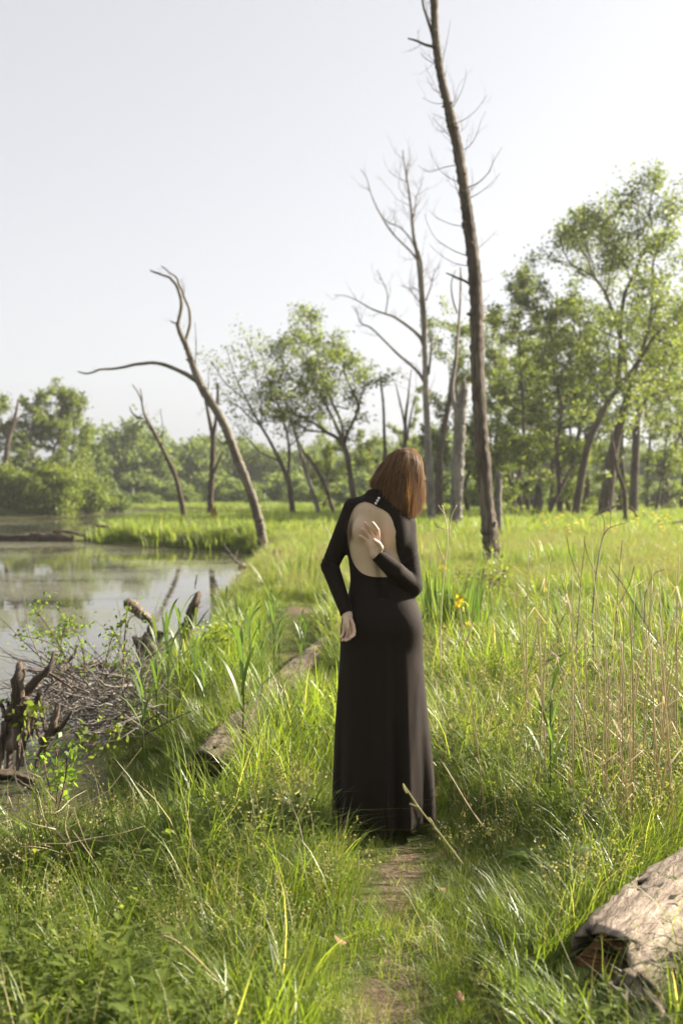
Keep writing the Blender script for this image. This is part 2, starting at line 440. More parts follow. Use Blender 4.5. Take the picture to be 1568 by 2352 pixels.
# morning haze: one closed box of thin even air
hz = MB()
x0, x1, y0, y1, z0, z1 = -190, 190, -12, 250, -2.0, 30
hv = [(x0, y0, z0), (x1, y0, z0), (x1, y1, z0), (x0, y1, z0), (x0, y0, z1), (x1, y0, z1), (x1, y1, z1), (x0, y1, z1)]
hz.add(hv, np.array([[0, 3, 2, 1], [4, 5, 6, 7], [0, 1, 5, 4], [1, 2, 6, 5], [2, 3, 7, 6], [3, 0, 4, 7]]))
m, nt, out = newmat('haze_air')
pv = nd(nt, 'ShaderNodeVolumePrincipled', {'Color': (0.93, 0.94, 0.96, 1), 'Density': 0.0004, 'Anisotropy': 0.2})
nt.links.new(pv.outputs[0], out.inputs['Volume'])
haze = hz.build('haze', m, smooth=False)
tag(haze, kind='stuff')

# ------------------------------------------------------------------ grass
def blade_clump(n, rad, hmin, hmax, wid, bend, segs=3, seed=0, heads=0.0, flop=0.0):
    r = np.random.RandomState(seed)
    mb = MB()
    for k in range(n):
        a = r.rand() * 2 * PI
        b = np.array([math.cos(a), math.sin(a), 0]) * rad * math.sqrt(r.rand())
        h = hmin + (hmax - hmin) * r.rand() ** 1.3
        az = a + r.randn() * 0.9
        d = np.array([math.cos(az), math.sin(az), 0])
        side = np.array([-d[1], d[0], 0]) * math.cos(r.randn() * .6) + d * 0.4 * r.randn()
        side[2] = 0.15 * r.randn()
        side /= np.linalg.norm(side)
        bn = bend * (0.3 + 1.1 * r.rand())
        if r.rand() < flop: bn += 0.7
        t = np.linspace(0, 1, segs + 1)[:, None]
        c = b + d * h * bn * t ** 2.0 + d * h * 0.12 * t + np.array([0, 0, 1.0]) * h * (t - 0.42 * min(bn, 1.2) * t ** 2.6)
        ww = wid * (0.6 + 0.7 * r.rand()) * np.array([0.7 if i == 0 else (1 - (i / segs) ** 1.8) for i in range(segs + 1)])[:, None]
        V = []
        for i in range(segs):
            V += [c[i] - side * ww[i] / 2, c[i] + side * ww[i] / 2]
        V.append(c[segs])
        F = [np.array([[2 * i, 2 * i + 1, 2 * i + 3, 2 * i + 2] for i in range(segs - 1)]), np.array([[2 * segs - 2, 2 * segs - 1, 2 * segs]])]
        mb.add(V, F)
    return mb
def panicle_clump(n, rad, hmin, hmax, seed):
    """thin culms with airy seed heads"""
    r = np.random.RandomState(seed)
    mb = MB()
    for k in range(n):
        a = r.rand() * 2 * PI
        b = np.array([math.cos(a), math.sin(a), 0]) * rad * math.sqrt(r.rand())
        h = hmin + (hmax - hmin) * r.rand()
        d = np.array([math.cos(a + r.randn()), math.sin(a + r.randn()), 0])
        t = np.linspace(0, 1, 6)[:, None]
        c = b + d * h * 0.3 * t ** 2 + np.array([0, 0, h]) * (t - 0.08 * t ** 3)
        mb.tube(c, np.linspace(0.0013, 0.0006, 6), 3, cap=False)
        for q in range(26):
            f = 0.62 + 0.38 * r.rand()
            i = min(int(f * 5), 4); u = f * 5 - i
            o = c[i] * (1 - u) + c[i + 1] * u
            off = r.randn(3) * 0.022 * (1.25 - f) * 2.2
            e = o + off
            s = 0.0035 * (0.7 + 0.6 * r.rand())
            x = r.randn(3); x /= np.linalg.norm(x); y = np.cross(x, r.randn(3)); y /= np.linalg.norm(y)
            mb.add([e - x * s * 1.6, e + y * s, e + x * s * 1.6, e - y * s], np.array([[0, 1, 2, 3]]))
    return mb
def weed_clump(n, rad, hmin, hmax, ls, seed):
    r = np.random.RandomState(seed)
    mb = MB()
    for k in range(n):
        a = r.rand() * 2 * PI
        b = np.array([math.cos(a), math.sin(a), 0]) * rad * math.sqrt(r.rand())
        h = hmin + (hmax - hmin) * r.rand()
        lean = r.randn(2) * 0.15
        for q in range(9):
            f = (q + 1) / 9
            o = b + np.array([lean[0] * h * f, lean[1] * h * f, h * f])
            az = q * 2.4 + r.rand()
            el = 0.5 * r.randn() * 0.5 + 0.25
            d = np.array([math.cos(az) * math.cos(el), math.sin(az) * math.cos(el), math.sin(el)])
            sd = np.array([-math.sin(az), math.cos(az), 0])
            up = np.cross(d, sd)
            L = ls * (0.6 + 0.7 * r.rand()) * (1.15 - 0.5 * f)
            wv = L * 0.22
            mb.add([o, o + d * L * .4 - sd * wv + up * L * .06, o + d * L - up * L * 0.12, o + d * L * .4 + sd * wv + up * L * .06, o + d * L * .5 - up * L * 0.02],
                   np.array([[0, 1, 4], [1, 2, 4], [2, 3, 4], [3, 0, 4]]))
        mb.tube([b, b + np.array([lean[0] * h, lean[1] * h, h])], [0.002, 0.001], 3, cap=False)
    return mb

def proto(mb, name, mat):
    o = mb.build(name, mat)
    col.objects.unlink(o)               # lives only as geometry for the scatter nodes
    return o
GP = [
    proto(blade_clump(34, 0.085, 0.05, 0.15, 0.0045, 0.5, 3, 1, flop=.2), 'turf_tuft', M['grass']),          # 0 short path turf
    proto(blade_clump(40, 0.09, 0.09, 0.27, 0.0042, 0.65, 4, 2, flop=.25), 'grass_tuft', M['grass']),         # 1 medium
    proto(blade_clump(34, 0.10, 0.18, 0.45, 0.0058, 0.65, 4, 3, flop=.25), 'tall_grass_tuft', M['grass']),   # 2 tall lush
    proto(blade_clump(20, 0.10, 0.28, 0.56, 0.0100, 0.40, 4, 4), 'broad_grass_tuft', M['grass']),            # 3 broad
    proto(blade_clump(60, 0.10, 0.12, 0.34, 0.0026, 0.60, 3, 5, flop=.2), 'fine_grass_tuft', M['grass']),    # 4 fine
    proto(weed_clump(6, 0.09, 0.08, 0.28, 0.065, 6), 'leafy_weed', M['weed']),                               # 5 weeds
    proto(blade_clump(16, 0.12, 0.20, 0.50, 0.0032, 0.35, 3, 7, flop=.2), 'straw_tuft', M['dry']),           # 6 straw
    proto(panicle_clump(9, 0.09, 0.30, 0.55, 8), 'seed_grass', M['seed']),                                   # 7 seed heads
    proto(blade_clump(70, 0.34, 0.25, 0.60, 0.020, 0.40, 3, 9), 'meadow_tuft', M['grass_far']),              # 8 mid meadow
    proto(blade_clump(70, 0.9, 0.30, 0.65, 0.05, 0.35, 2, 10), 'far_meadow_tuft', M['grass_far']),           # 9 far meadow
    proto(blade_clump(40, 0.10, 0.02, 0.07, 0.0035, 1.2, 2, 12, flop=.7), 'litter_tuft', M['dry']),          # 10 dead flat litter
    proto(weed_clump(5, 0.12, 0.15, 0.45, 0.10, 13), 'tall_weed', M['weed']),                                # 11 bigger weeds
]

def scatter(name, pts, scl, rot, idx, kind='stuff'):
    me = bpy.data.meshes.new(name)
    me.vertices.add(len(pts))
    me.vertices.foreach_set('co', pts.astype(np.float32).ravel())
    a = me.attributes.new('scl', 'FLOAT', 'POINT'); a.data.foreach_set('value', scl.astype(np.float32))
    a = me.attributes.new('rotv', 'FLOAT_VECTOR', 'POINT'); a.data.foreach_set('vector', rot.astype(np.float32).ravel())
    a = me.attributes.new('pid', 'INT', 'POINT'); a.data.foreach_set('value', idx.astype(np.int32))
    o = bpy.data.objects.new(name, me); col.objects.link(o)
    ng = bpy.data.node_groups.new(name + '_nodes', 'GeometryNodeTree')
    ng.interface.new_socket('Geometry', in_out='INPUT', socket_type='NodeSocketGeometry')
    ng.interface.new_socket('Geometry', in_out='OUTPUT', socket_type='NodeSocketGeometry')
    gi = ng.nodes.new('NodeGroupInput'); go = ng.nodes.new('NodeGroupOutput')
    jn = ng.nodes.new('GeometryNodeJoinGeometry')
    def named(nm, t):
        n = ng.nodes.new('GeometryNodeInputNamedAttribute'); n.data_type = t
        n.inputs['Name'].default_value = nm
        return next(s for s in n.outputs if s.enabled and s.name == 'Attribute')
    s_ = named('scl', 'FLOAT'); r_ = named('rotv', 'FLOAT_VECTOR'); i_ = named('pid', 'INT')
    er = ng.nodes.new('FunctionNodeEulerToRotation'); ng.links.new(r_, er.inputs[0])
    for k in sorted(set(idx.tolist())):
        oi = ng.nodes.new('GeometryNodeObjectInfo'); oi.inputs['Object'].default_value = GP[k]
        oi.transform_space = 'ORIGINAL'
        cmp_ = ng.nodes.new('FunctionNodeCompare'); cmp_.data_type = 'INT'; cmp_.operation = 'EQUAL'
        ai = [s for s in cmp_.inputs if s.enabled]
        ng.links.new(i_, ai[0]); ai[1].default_value = k
        ip = ng.nodes.new('GeometryNodeInstanceOnPoints')
        ng.links.new(gi.outputs[0], ip.inputs['Points'])
        ng.links.new(cmp_.outputs[0], ip.inputs['Selection'])
        ng.links.new(oi.outputs['Geometry'], ip.inputs['Instance'])
        ng.links.new(er.outputs[0], ip.inputs['Rotation'])
        ng.links.new(s_, ip.inputs['Scale'])
        ng.links.new(ip.outputs[0], jn.inputs[0])
    ng.links.new(jn.outputs[0], go.inputs[0])
    md = o.modifiers.new('scatter', 'NODES'); md.node_group = ng
    tag(o, kind=kind)
    return o

def wedge(n, y0, y1, margin=1.30, pw=1.0, extra=0.6):
    """points over the part of the ground that can be seen, with room to spare at the sides"""
    u = rng.rand(n)
    y = np.sqrt(y0 ** 2 + u * (y1 ** 2 - y0 ** 2)) if pw == 1 else y0 * (y1 / y0) ** u
    x = (rng.rand(n) * 2 - 1) * (0.343 * margin * y + extra)
    return x, y

S = {'p': [], 's': [], 'r': [], 'i': [], 'grp': []}
def put(x, y, scl, idx, grp, tilt=0.12, dz=0.0):
    n = len(x)
    z = height(x, y) + dz
    S['p'].append(np.stack([x, y, z], 1)); S['s'].append(np.broadcast_to(scl, (n,)).copy()); S['i'].append(np.broadcast_to(idx, (n,)).copy())
    r = np.zeros((n, 3)); r[:, 0] = rng.randn(n) * tilt; r[:, 1] = rng.randn(n) * tilt; r[:, 2] = rng.rand(n) * 2 * PI
    S['r'].append(r); S['grp'].append(np.full(n, grp))

LOG1A, LOG1B = gnd(478, 1800, 0.08)[:2], gnd(752, 1472, 0.05)[:2]
LOG2A, LOG2B = np.array([0.70, 2.72]), np.array([1.62, 4.15])
def seg1(x, y, a, b):
    return seg_dist(x, y, np.array([a, b]), False)

def near_field(n, y0, y1, pick, grp):
    x, y = wedge(n, y0, y1)
    sd = pond_sd(x, y) + 0.1 * vnoise(x, y, 3.0, 5)
    pdv = path_d(x, y)
    keep = sd > 0.02
    keep &= np.hypot((x - 0.18) / 0.24, (y - 4.22) / 0.20) > 1.0
    keep &= (seg1(x, y, LOG1A, LOG1B) > 0.085) & (seg1(x, y, LOG2A, LOG2B) > 0.13)
    # bare places along the trodden path
    bare = (1 - sstep(0.03, 0.16, pdv)) * 0.45 * sstep(-0.2, 0.4, vnoise(x, y, 4.1, 9))
    for (bx, by, br) in BARE:
        bare = np.maximum(bare, 0.95 * np.exp(-((x - bx) / br) ** 2 - ((y - by) / (br * 2.0)) ** 2))
    keep &= rng.rand(n) > bare * 0.92
    x, y, sd, pdv = x[keep], y[keep], sd[keep], pdv[keep]
    u = rng.rand(len(x)); nz = vnoise(x, y, 0.9, 2); nz2 = vnoise(x, y, 2.3, 7)
    short = 1 - sstep(0.16, 0.62, pdv + 0.08 * nz2)
    idx = pick(x, y, u, nz, nz2, short)
    scl = (0.70 + 0.5 * rng.rand(len(x))) * (1 - 0.42 * short) * (1 + 0.22 * nz2)
    left = sstep(0.1, -0.5, x) * sstep(3.6, 4.6, y)
    scl = scl * (1 - 0.36 * left) * (1 - 0.25 * sstep(4.2, 2.8, y)) * (1 - 0.45 * np.exp(-((x + 0.70) / 0.30) ** 2 - ((y - 4.35) / 0.5) ** 2))
    scl = scl * (1 - 0.5 * np.exp(-((x - 0.20) / 0.34) ** 2 - ((y - 3.95) / 0.30) ** 2))
    shore = (1 - sstep(0.1, 0.9, sd)) * sstep(8.2, 6.8, y)
    scl = scl * (1 - 0.5 * shore)
    put(x, y, np.clip(scl, 0.28, 1.6), idx, grp)

def pick_near(x, y, u, nz, nz2, short):
    idx = np.full(len(x), 1)
    idx[u > 0.28] = 4
    idx[u > 0.54] = 2
    idx[u > 0.66] = 5
    idx[u > 0.75] = 0
    idx[u > 0.925] = 7
    idx[u > 0.940] = 6
    idx[u > 0.965] = 10
    idx[(nz > 0.4) & (u < 0.12) & (y > 3.4)] = 3
    idx[(nz < -0.1) & (u > 0.54) & (u < 0.66) & (x < 0)] = 11
    idx[(nz2 > 0.5) & (u > 0.3) & (u < 0.5)] = 6
    s = (short > 0.45) & (u < 0.90)
    idx[s] = np.where(u[s] < 0.62, 0, np.where(u[s] < 0.8, 4, 10))
    return idx
near_field(11500, 1.75, 6.5, pick_near, 0)
near_field(13500, 6.5, 15.5, pick_near, 0)
# meadow further off
def meadow(n, y0, y1, i_, grp, smin, smax, pw=2):
    x, y = wedge(n, y0, y1, 1.25, pw, 1.5)
    k = (pond_sd(x, y) > 0.1)
    x, y = x[k], y[k]
    nz = vnoise(x, y, 0.5, 4)
    low = 1 - 0.55 * np.exp(-((x - 2.75) / 0.9) ** 2 - ((y - 17.2) / 2.4) ** 2)
    put(x, y, (smin + (smax - smin) * rng.rand(len(x))) * (1 + 0.25 * nz) * low, i_, grp, 0.08)
meadow(6200, 13, 34, 8, 1, 0.40, 0.75)
meadow(3600, 13, 30, 2, 1, 0.6, 1.05)
meadow(1700, 13, 30, 6, 1, 0.7, 1.2)
meadow(1500, 13, 30, 7, 1, 0.8, 1.3)
meadow(7000, 30, 75, 9, 1, 0.55, 1.0, 1)
x, y = wedge(3600, 75, 135, 1.25, 1, 4.0)
k = pond_sd(x, y) > 0.2
put(x[k], y[k], 0.75 + 0.5 * rng.rand(k.sum()), 9, 1, 0.06)
# tall bright tufts leaning over the fallen log, and coarse blades close to the camera
for (cx_, cy_, n_, pr_, s0_) in ((gnd(640, 1745), 0.20, 26, 2, 1.05), (gnd(700, 1690), 0.16, 16, 3, 0.95), (gnd(590, 1800), 0.14, 12, 2, 0.9), (gnd(745, 1600), 0.2, 14, 2, 0.8), (gnd(520, 1860), 0.16, 12, 3, 0.8), (gnd(480, 1660), 0.2, 14, 2, 0.75)):
    x = cx_[0] + cy_ * rng.randn(n_) * .7; y = cx_[1] + cy_ * rng.randn(n_)
    k = seg1(x, y, LOG1A, LOG1B) > 0.09
    put(x[k], y[k], s0_ * (0.8 + 0.4 * rng.rand(k.sum())), pr_, 0)
x, y = wedge(70, 1.6, 3.3); k = (path_d(x, y) > 0.25) & (seg1(x, y, LOG2A, LOG2B) > 0.2)
put(x[k], y[k], 0.5 + 0.3 * rng.rand(k.sum()), 3, 0, 0.2)
for (cx_, cy_, n_, pr_, s0_) in ((gnd(700, 1600), 0.22, 18, 2, 0.8), (gnd(560, 1640), 0.22, 16, 1, 0.9), (gnd(1300, 2230), 0.12, 14, 2, 0.75), (gnd(1270, 2330), 0.10, 12, 1, 0.9), (gnd(1400, 2120), 0.12, 12, 2, 0.7), (gnd(1470, 2050), 0.12, 10, 2, 0.7), (gnd(1340, 2400), 0.08, 8, 1, 0.9)):
    x = cx_[0] + cy_ * rng.randn(n_) * .7; y = cx_[1] + cy_ * rng.randn(n_)
    k = (seg1(x, y, LOG1A, LOG1B) > 0.06) & (seg1(x, y, LOG2A, LOG2B) > 0.14)
    put(x[k], y[k], s0_ * (0.8 + 0.4 * rng.rand(k.sum())), pr_, 0)
# taller, greener clumps that break up the meadow
for c in range(150):
    y_ = 6.5 * (34 / 6.5) ** rng.rand(); x_ = rng.uniform(-0.06, 0.42) * y_ * (1 if rng.rand() < .8 else -0.6)
    n_ = rng.randint(6, 22); r_ = 0.10 + 0.018 * y_
    x = x_ + r_ * rng.randn(n_); y = y_ + r_ * rng.randn(n_)
    k = (pond_sd(x, y) > 0.2) & (path_d(x, y) > 0.35) & (np.hypot(x - 0.18, y - 4.2) > 0.5)
    put(x[k], y[k], (0.75 + 0.35 * rng.rand(k.sum())) * (1 + 0.01 * y_), (2 if c % 3 else 3), 0 if y_ < 15 else 1)
# a ragged fringe of lush blades along the water
t = rng.rand(2400)
fy = 8.4 + (30 - 8.4) * t ** 1.4
fx = np.interp(fy, POND[7:20, 1], POND[7:20, 0]) + 0.08 + 0.5 * rng.rand(2400) ** 1.4
put(fx, fy, 0.42 + 0.35 * rng.rand(2400), np.where(rng.rand(2400) < 0.55, 2, np.where(rng.rand(2400) < 0.5, 3, 1)), 0)
seg = np.array([(-2.2, 27.5), (-3.2, 29.6), (-4.8, 30.6), (-6.6, 31.6), (-8.2, 34), (-9.6, 39), (-10.2, 46), (-10.4, 54), (-9.6, 62)])
cum = np.concatenate([[0], np.cumsum(np.linalg.norm(np.diff(seg, axis=0), axis=1))])
tt = rng.rand(1300) * cum[-1]
fx = np.interp(tt, cum, seg[:, 0]) + 0.25 + 0.9 * rng.rand(1300); fy = np.interp(tt, cum, seg[:, 1]) + 0.2 + rng.rand(1300)
k = pond_sd(fx, fy) > 0.05
put(fx[k], fy[k], (0.35 + 0.6 * rng.rand(k.sum())) * (1 + 0.4 * vnoise(fx[k], fy[k], 0.9, 3)), 8, 1)

Pp = np.vstack(S['p']); Ps = np.concatenate(S['s']); Pr = np.vstack(S['r']); Pi = np.concatenate(S['i']); Pg = np.concatenate(S['grp'])
for gname, gi_, sel in (('grass', 0, (0, 1, 2, 3, 4)), ('weeds', 0, (5, 11)), ('dead_grass', 0, (6, 10)), ('seed_grass', 0, (7,)), ('meadow_grass', 1, (2, 3, 6, 7, 8, 9))):
    k = (Pg == gi_) & np.isin(Pi, sel)
    scatter(gname, Pp[k], Ps[k], Pr[k], Pi[k])

# ------------------------------------------------------------------ trees
def trace(pts, Y, n=None, slope=0.0, wob=0.0):
    """(px, py, width px) rows read off the photograph, put at distance Y -> rows of x, y, z, radius"""
    rows = []
    s0 = np.array(pts[0][:2], dtype=float)
    for k, (px, py, wpx) in enumerate(pts):
        dd = np.hypot(px - s0[0], py - s0[1]) / FOC * Y
        y = Y + slope * dd + (wob * math.sin(k * 1.7 + Y) if k else 0)
        q = at(px, py, y)
        rows.append((q[0], q[1], q[2], wpx / FOC * y * 0.5))
    n = n or max(4, 3 * len(rows))
    L = spline(rows, n)
    L[:, 3] = np.maximum(L[:, 3], 0.003)
    return L
def tube_line(mb, L, sides=6, lump=0.0):
    mb.tube(L[:, :3], L[:, 3], sides, lump)

def twiglet(p, d, L, r, n=5, curl=0.25, up=0.25, R=rng):
    """a wandering twig as rows of x, y, z, radius"""
    q = np.array(p, dtype=float); d = unit(d); rows = [(*q, r)]
    for i in range(n):
        d = unit(d + R.randn(3) * curl + np.array([0, 0, up * 0.5]))
        q = q + d * L / n
        rows.append((*q, r * (1 - 0.8 * (i + 1) / n)))
    return np.array(rows)
def bare_twigs(mb, L, count, length, r, t0=0.15, t1=1.0, depth=1, R=rng, out=0.9, up=0.35, sides=3):
    for c in range(count):
        t = t0 + (t1 - t0) * R.rand()
        i = min(int(t * (len(L) - 1)), len(L) - 2)
        tan = unit(L[i + 1, :3] - L[i, :3])
        d = unit(tan * 0.5 + unit(np.cross(tan, R.randn(3))) * out)
        ln = length * (0.4 + 0.9 * R.rand())
        tw = twiglet(L[i, :3], d, ln, min(r, L[i, 3] * 0.7), 6, 0.28, up, R)
        tube_line(mb, tw, sides)
        if depth > 0:
            bare_twigs(mb, tw, 3, ln * 0.4, r * 0.6, 0.3, 0.95, depth - 1, R, out, up, sides)

def dead_tree(label, Y, trunk, branches=(), mat='barkgrey', twigs=0, twl=1.0, twr=0.008, cat='dead tree', group=None, name='dead_tree', lump=0.03, sides=12, twig_on_branch=0, slope_seed=0, root=True, jag=False):
    R = np.random.RandomState(slope_seed + int(Y * 10))
    L = trace(trunk, Y)
    if root:
        L[0, 3] *= 1.25
        gz = float(height(L[0, 0], L[0, 1]))
        L = np.vstack([[L[0, 0], L[0, 1], min(gz, WATER_Z if pond_sd(L[0, 0], L[0, 1]) < 0 else gz) - 0.15, L[0, 3] * 1.15], L])
    t = thing(name, label, cat, (L[0, 0], L[0, 1], max(L[0, 2], -0.4)), group)
    mb = MB()
    LL = spline(L, len(L) * 4)
    for q_ in range(3):
        LL[1:-1, q_] += 0.045 * LL[1:-1, 3] * R.randn(len(LL) - 2)
    LL[:, 3] *= 1 + 0.045 * R.randn(len(LL))
    tube_line(mb, LL, sides, lump)
    for k in range(2 + len(L) // 6):                      # knots and broken stubs
        i = R.randint(2, len(LL) - 3); dv_ = unit(np.cross(unit(LL[i + 1, :3] - LL[i, :3]), R.randn(3)) + np.array([0, 0, 0.3])); rr_ = LL[i, 3]
        mb.tube([LL[i, :3], LL[i, :3] + dv_ * rr_ * 1.05, LL[i, :3] + dv_ * rr_ * (1.15 + 0.6 * R.rand())], [rr_ * .6, rr_ * .34, rr_ * .14], 6, 0.1)
    if jag:
        e = L[-1]
        for k in range(7):
            a = k * 0.9 + R.rand()
            h = e[3] * (0.8 + 3.2 * R.rand())
            o = e[:3] + np.array([math.cos(a), math.sin(a), -0.3]) * e[3] * 0.62
            mb.tube([o, o + np.array([0.1 * R.randn() * h, 0.1 * R.randn() * h, h])], [e[3] * 0.42, e[3] * 0.06], 5)
    mb.build('trunk', M[mat], t)
    lines = [L]
    for b in branches:
        B = trace(b, Y, slope=R.uniform(-0.5, 0.5))
        bm = MB(); tube_line(bm, B, 8, lump); bm.build('branch', M[mat], t)
        lines.append(B)
    if twigs:
        tm = MB()
        bare_twigs(tm, L, twigs, twl, twr, 0.25, 0.98, 1, R)
        for B in lines[1:]:
            if twig_on_branch: bare_twigs(tm, B, twig_on_branch, twl * 0.6, twr * 0.8, 0.3, 1, 1, R)
        tag(tm.build('twigs', M['twig'], t), kind='stuff')
    return t

def leaves(centers, size, asp=0.55, R=rng, droop=0.2):
    n = len(centers)
    u = R.randn(n, 3); u[:, 2] -= droop; u /= np.linalg.norm(u, axis=1)[:, None]
    v = np.cross(u, R.randn(n, 3)); v /= np.linalg.norm(v, axis=1)[:, None] + 1e-9
    s = (size * (0.6 + 0.8 * R.rand(n)))[:, None]
    V = np.stack([centers - u * s * .5, centers + v * s * asp * .5 + u * s * .05, centers + u * s * .5, centers - v * s * asp * .5 + u * s * .05], 1).reshape(-1, 3)
    F = np.arange(n * 4).reshape(n, 4)
    return V, F
LEAF_MUL = 2.35
def foliate(bmb, pts_out, limb, nsub, sublen, R, per=3, sig=0.22, ncl=20, r_sub=0.02, t0=0.25, up=0.35, sides=4):
    """side branches along a limb with clusters of leaves round their outer halves"""
    for c in range(nsub):
        t = t0 + (1 - t0) * (c + R.rand()) / nsub
        i = min(int(t * (len(limb) - 1)), len(limb) - 2)
        tan = unit(limb[i + 1, :3] - limb[i, :3])
        d = unit(tan * (0.55 + 0.5 * t) + unit(np.cross(tan, R.randn(3))) * 0.8)
        ln = sublen * (1.15 - 0.55 * t) * (0.5 + 0.8 * R.rand())
        tw = twiglet(limb[i, :3], d, ln, min(r_sub, limb[i, 3] * 0.6), 4, 0.22, up, R)
        tube_line(bmb, tw, sides)
        for k in range(per):
            f = 0.35 + 0.65 * (k + R.rand()) / per
            j = min(int(f * 4), 3); uu = f * 4 - j
            o = tw[j, :3] * (1 - uu) + tw[j + 1, :3] * uu
            m_ = max(3, int(ncl * LEAF_MUL * (0.5 + R.rand())))
            pts_out.append(o + R.randn(m_, 3) * sig * np.array([1, 1, 0.7]))

def living_tree(label, Y, px, base_py, top, cw, r_px, seed, h0=0.3, nl=11, nsub=7, ncl=20, leaf=0.12, mat='bark', lmat='leaf', limbs=None, trunk=None, sub=None, group=None, name='leafy_tree', cat='tree', lift=0.0, sig=None, sides=9, sway=0.05, rise=1.0):
    """trunk from its foot to its top; limbs traced from the photograph or grown to a crown half width of cw px"""
    R = np.random.RandomState(seed)
    if trunk is None:
        b = at(px, base_py, Y); tp = at(top[0], top[1] + 0.55 * (sub or 0.42 * cw / FOC * Y) * FOC / Y, Y + R.uniform(-.5, .5))
        gz = float(height(b[0], b[1])); b[2] = gz
        H = tp[2] - b[2]
        rows = []
        r0 = r_px / FOC * Y * 0.5
        for k in range(7):
            f = k / 6
            w_ = sway * H * math.sin(f * PI) * np.array([R.randn(), R.randn(), 0]) * 0.7
            q = b * (1 - f) + tp * f + w_
            rows.append((*q, r0 * (1.2 if k == 0 else 1 - 0.85 * f)))
        T = spline(rows, 18)
    else:
        T = trace(trunk, Y)
        gz = float(height(T[0, 0], T[0, 1])); T[0, 2] = gz
        H = 1.0
    T = np.vstack([[T[0, 0], T[0, 1], gz - 0.15, T[0, 3] * 1.2], T])
    t = thing(name, label, cat, (T[0, 0], T[0, 1], gz), group)
    mb = MB(); tube_line(mb, T, sides, 0.02)
    lines = []
    cwm = cw / FOC * Y
    if limbs:
        for k, l in enumerate(limbs):
            B = trace(l, Y, slope=R.uniform(-0.55, 0.55), wob=0.1)
            tube_line(mb, B, 7); lines.append(B)
    if nl:
        Ht = T[-1, 2] - T[0, 2]
        for k in range(nl):
            h = h0 + (0.97 - h0) * ((k + R.rand() * 0.8) / nl)
            i = min(int(np.searchsorted(T[:, 2], T[0, 2] + h * Ht)), len(T) - 1)
            az = k * 2.4 + R.rand() * 0.8
            x = (h - h0) / (1 - h0)
            prof = (0.55 + 1.1 * x) * (1 - x ** 2.2) + 0.25
            reach = cwm * min(1.15, prof) * (0.7 + 0.5 * R.rand())
            el = math.radians(18 + 42 * x + 12 * R.randn())
            d = np.array([math.cos(az), math.sin(az), 0])
            p0 = T[i, :3]; r0 = T[i, 3] * 0.55
            e = p0 + d * reach + np.array([0, 0, math.tan(el) * reach * 0.8 * rise])
            mid = p0 * 0.5 + e * 0.5 + np.array([0, 0, -0.08 * reach]) + R.randn(3) * 0.08 * reach
            B = spline([(*p0, r0), (*mid, r0 * 0.6), (*e, r0 * 0.15)], 9)
            tube_line(mb, B, 6); lines.append(B)
    lines.append(T[len(T) // 2:])
    pts = []
    sl = sub if sub else cwm * 0.42
    sg = sig if sig else min(0.36, max(0.12, sl * 0.125))
    for B in lines:
        ln = np.linalg.norm(np.diff(B[:, :3], axis=0), axis=1).sum()
        foliate(mb, pts, B, max(2, int(nsub * min(1.5, ln / (2.0 * sl)))), sl, R, 3, sg, int(ncl * 1.15))
    mb.build('trunk', M[mat], t)
    P = np.vstack(pts)
    P = P[P[:, 2] > gz + 0.25 + lift]
    V, F = leaves(P, leaf, 0.6, R)
    cm = MB(); cm.add(V, F)
    tag(cm.build('crown', M[lmat], t, smooth=False), kind='stuff')
    return t

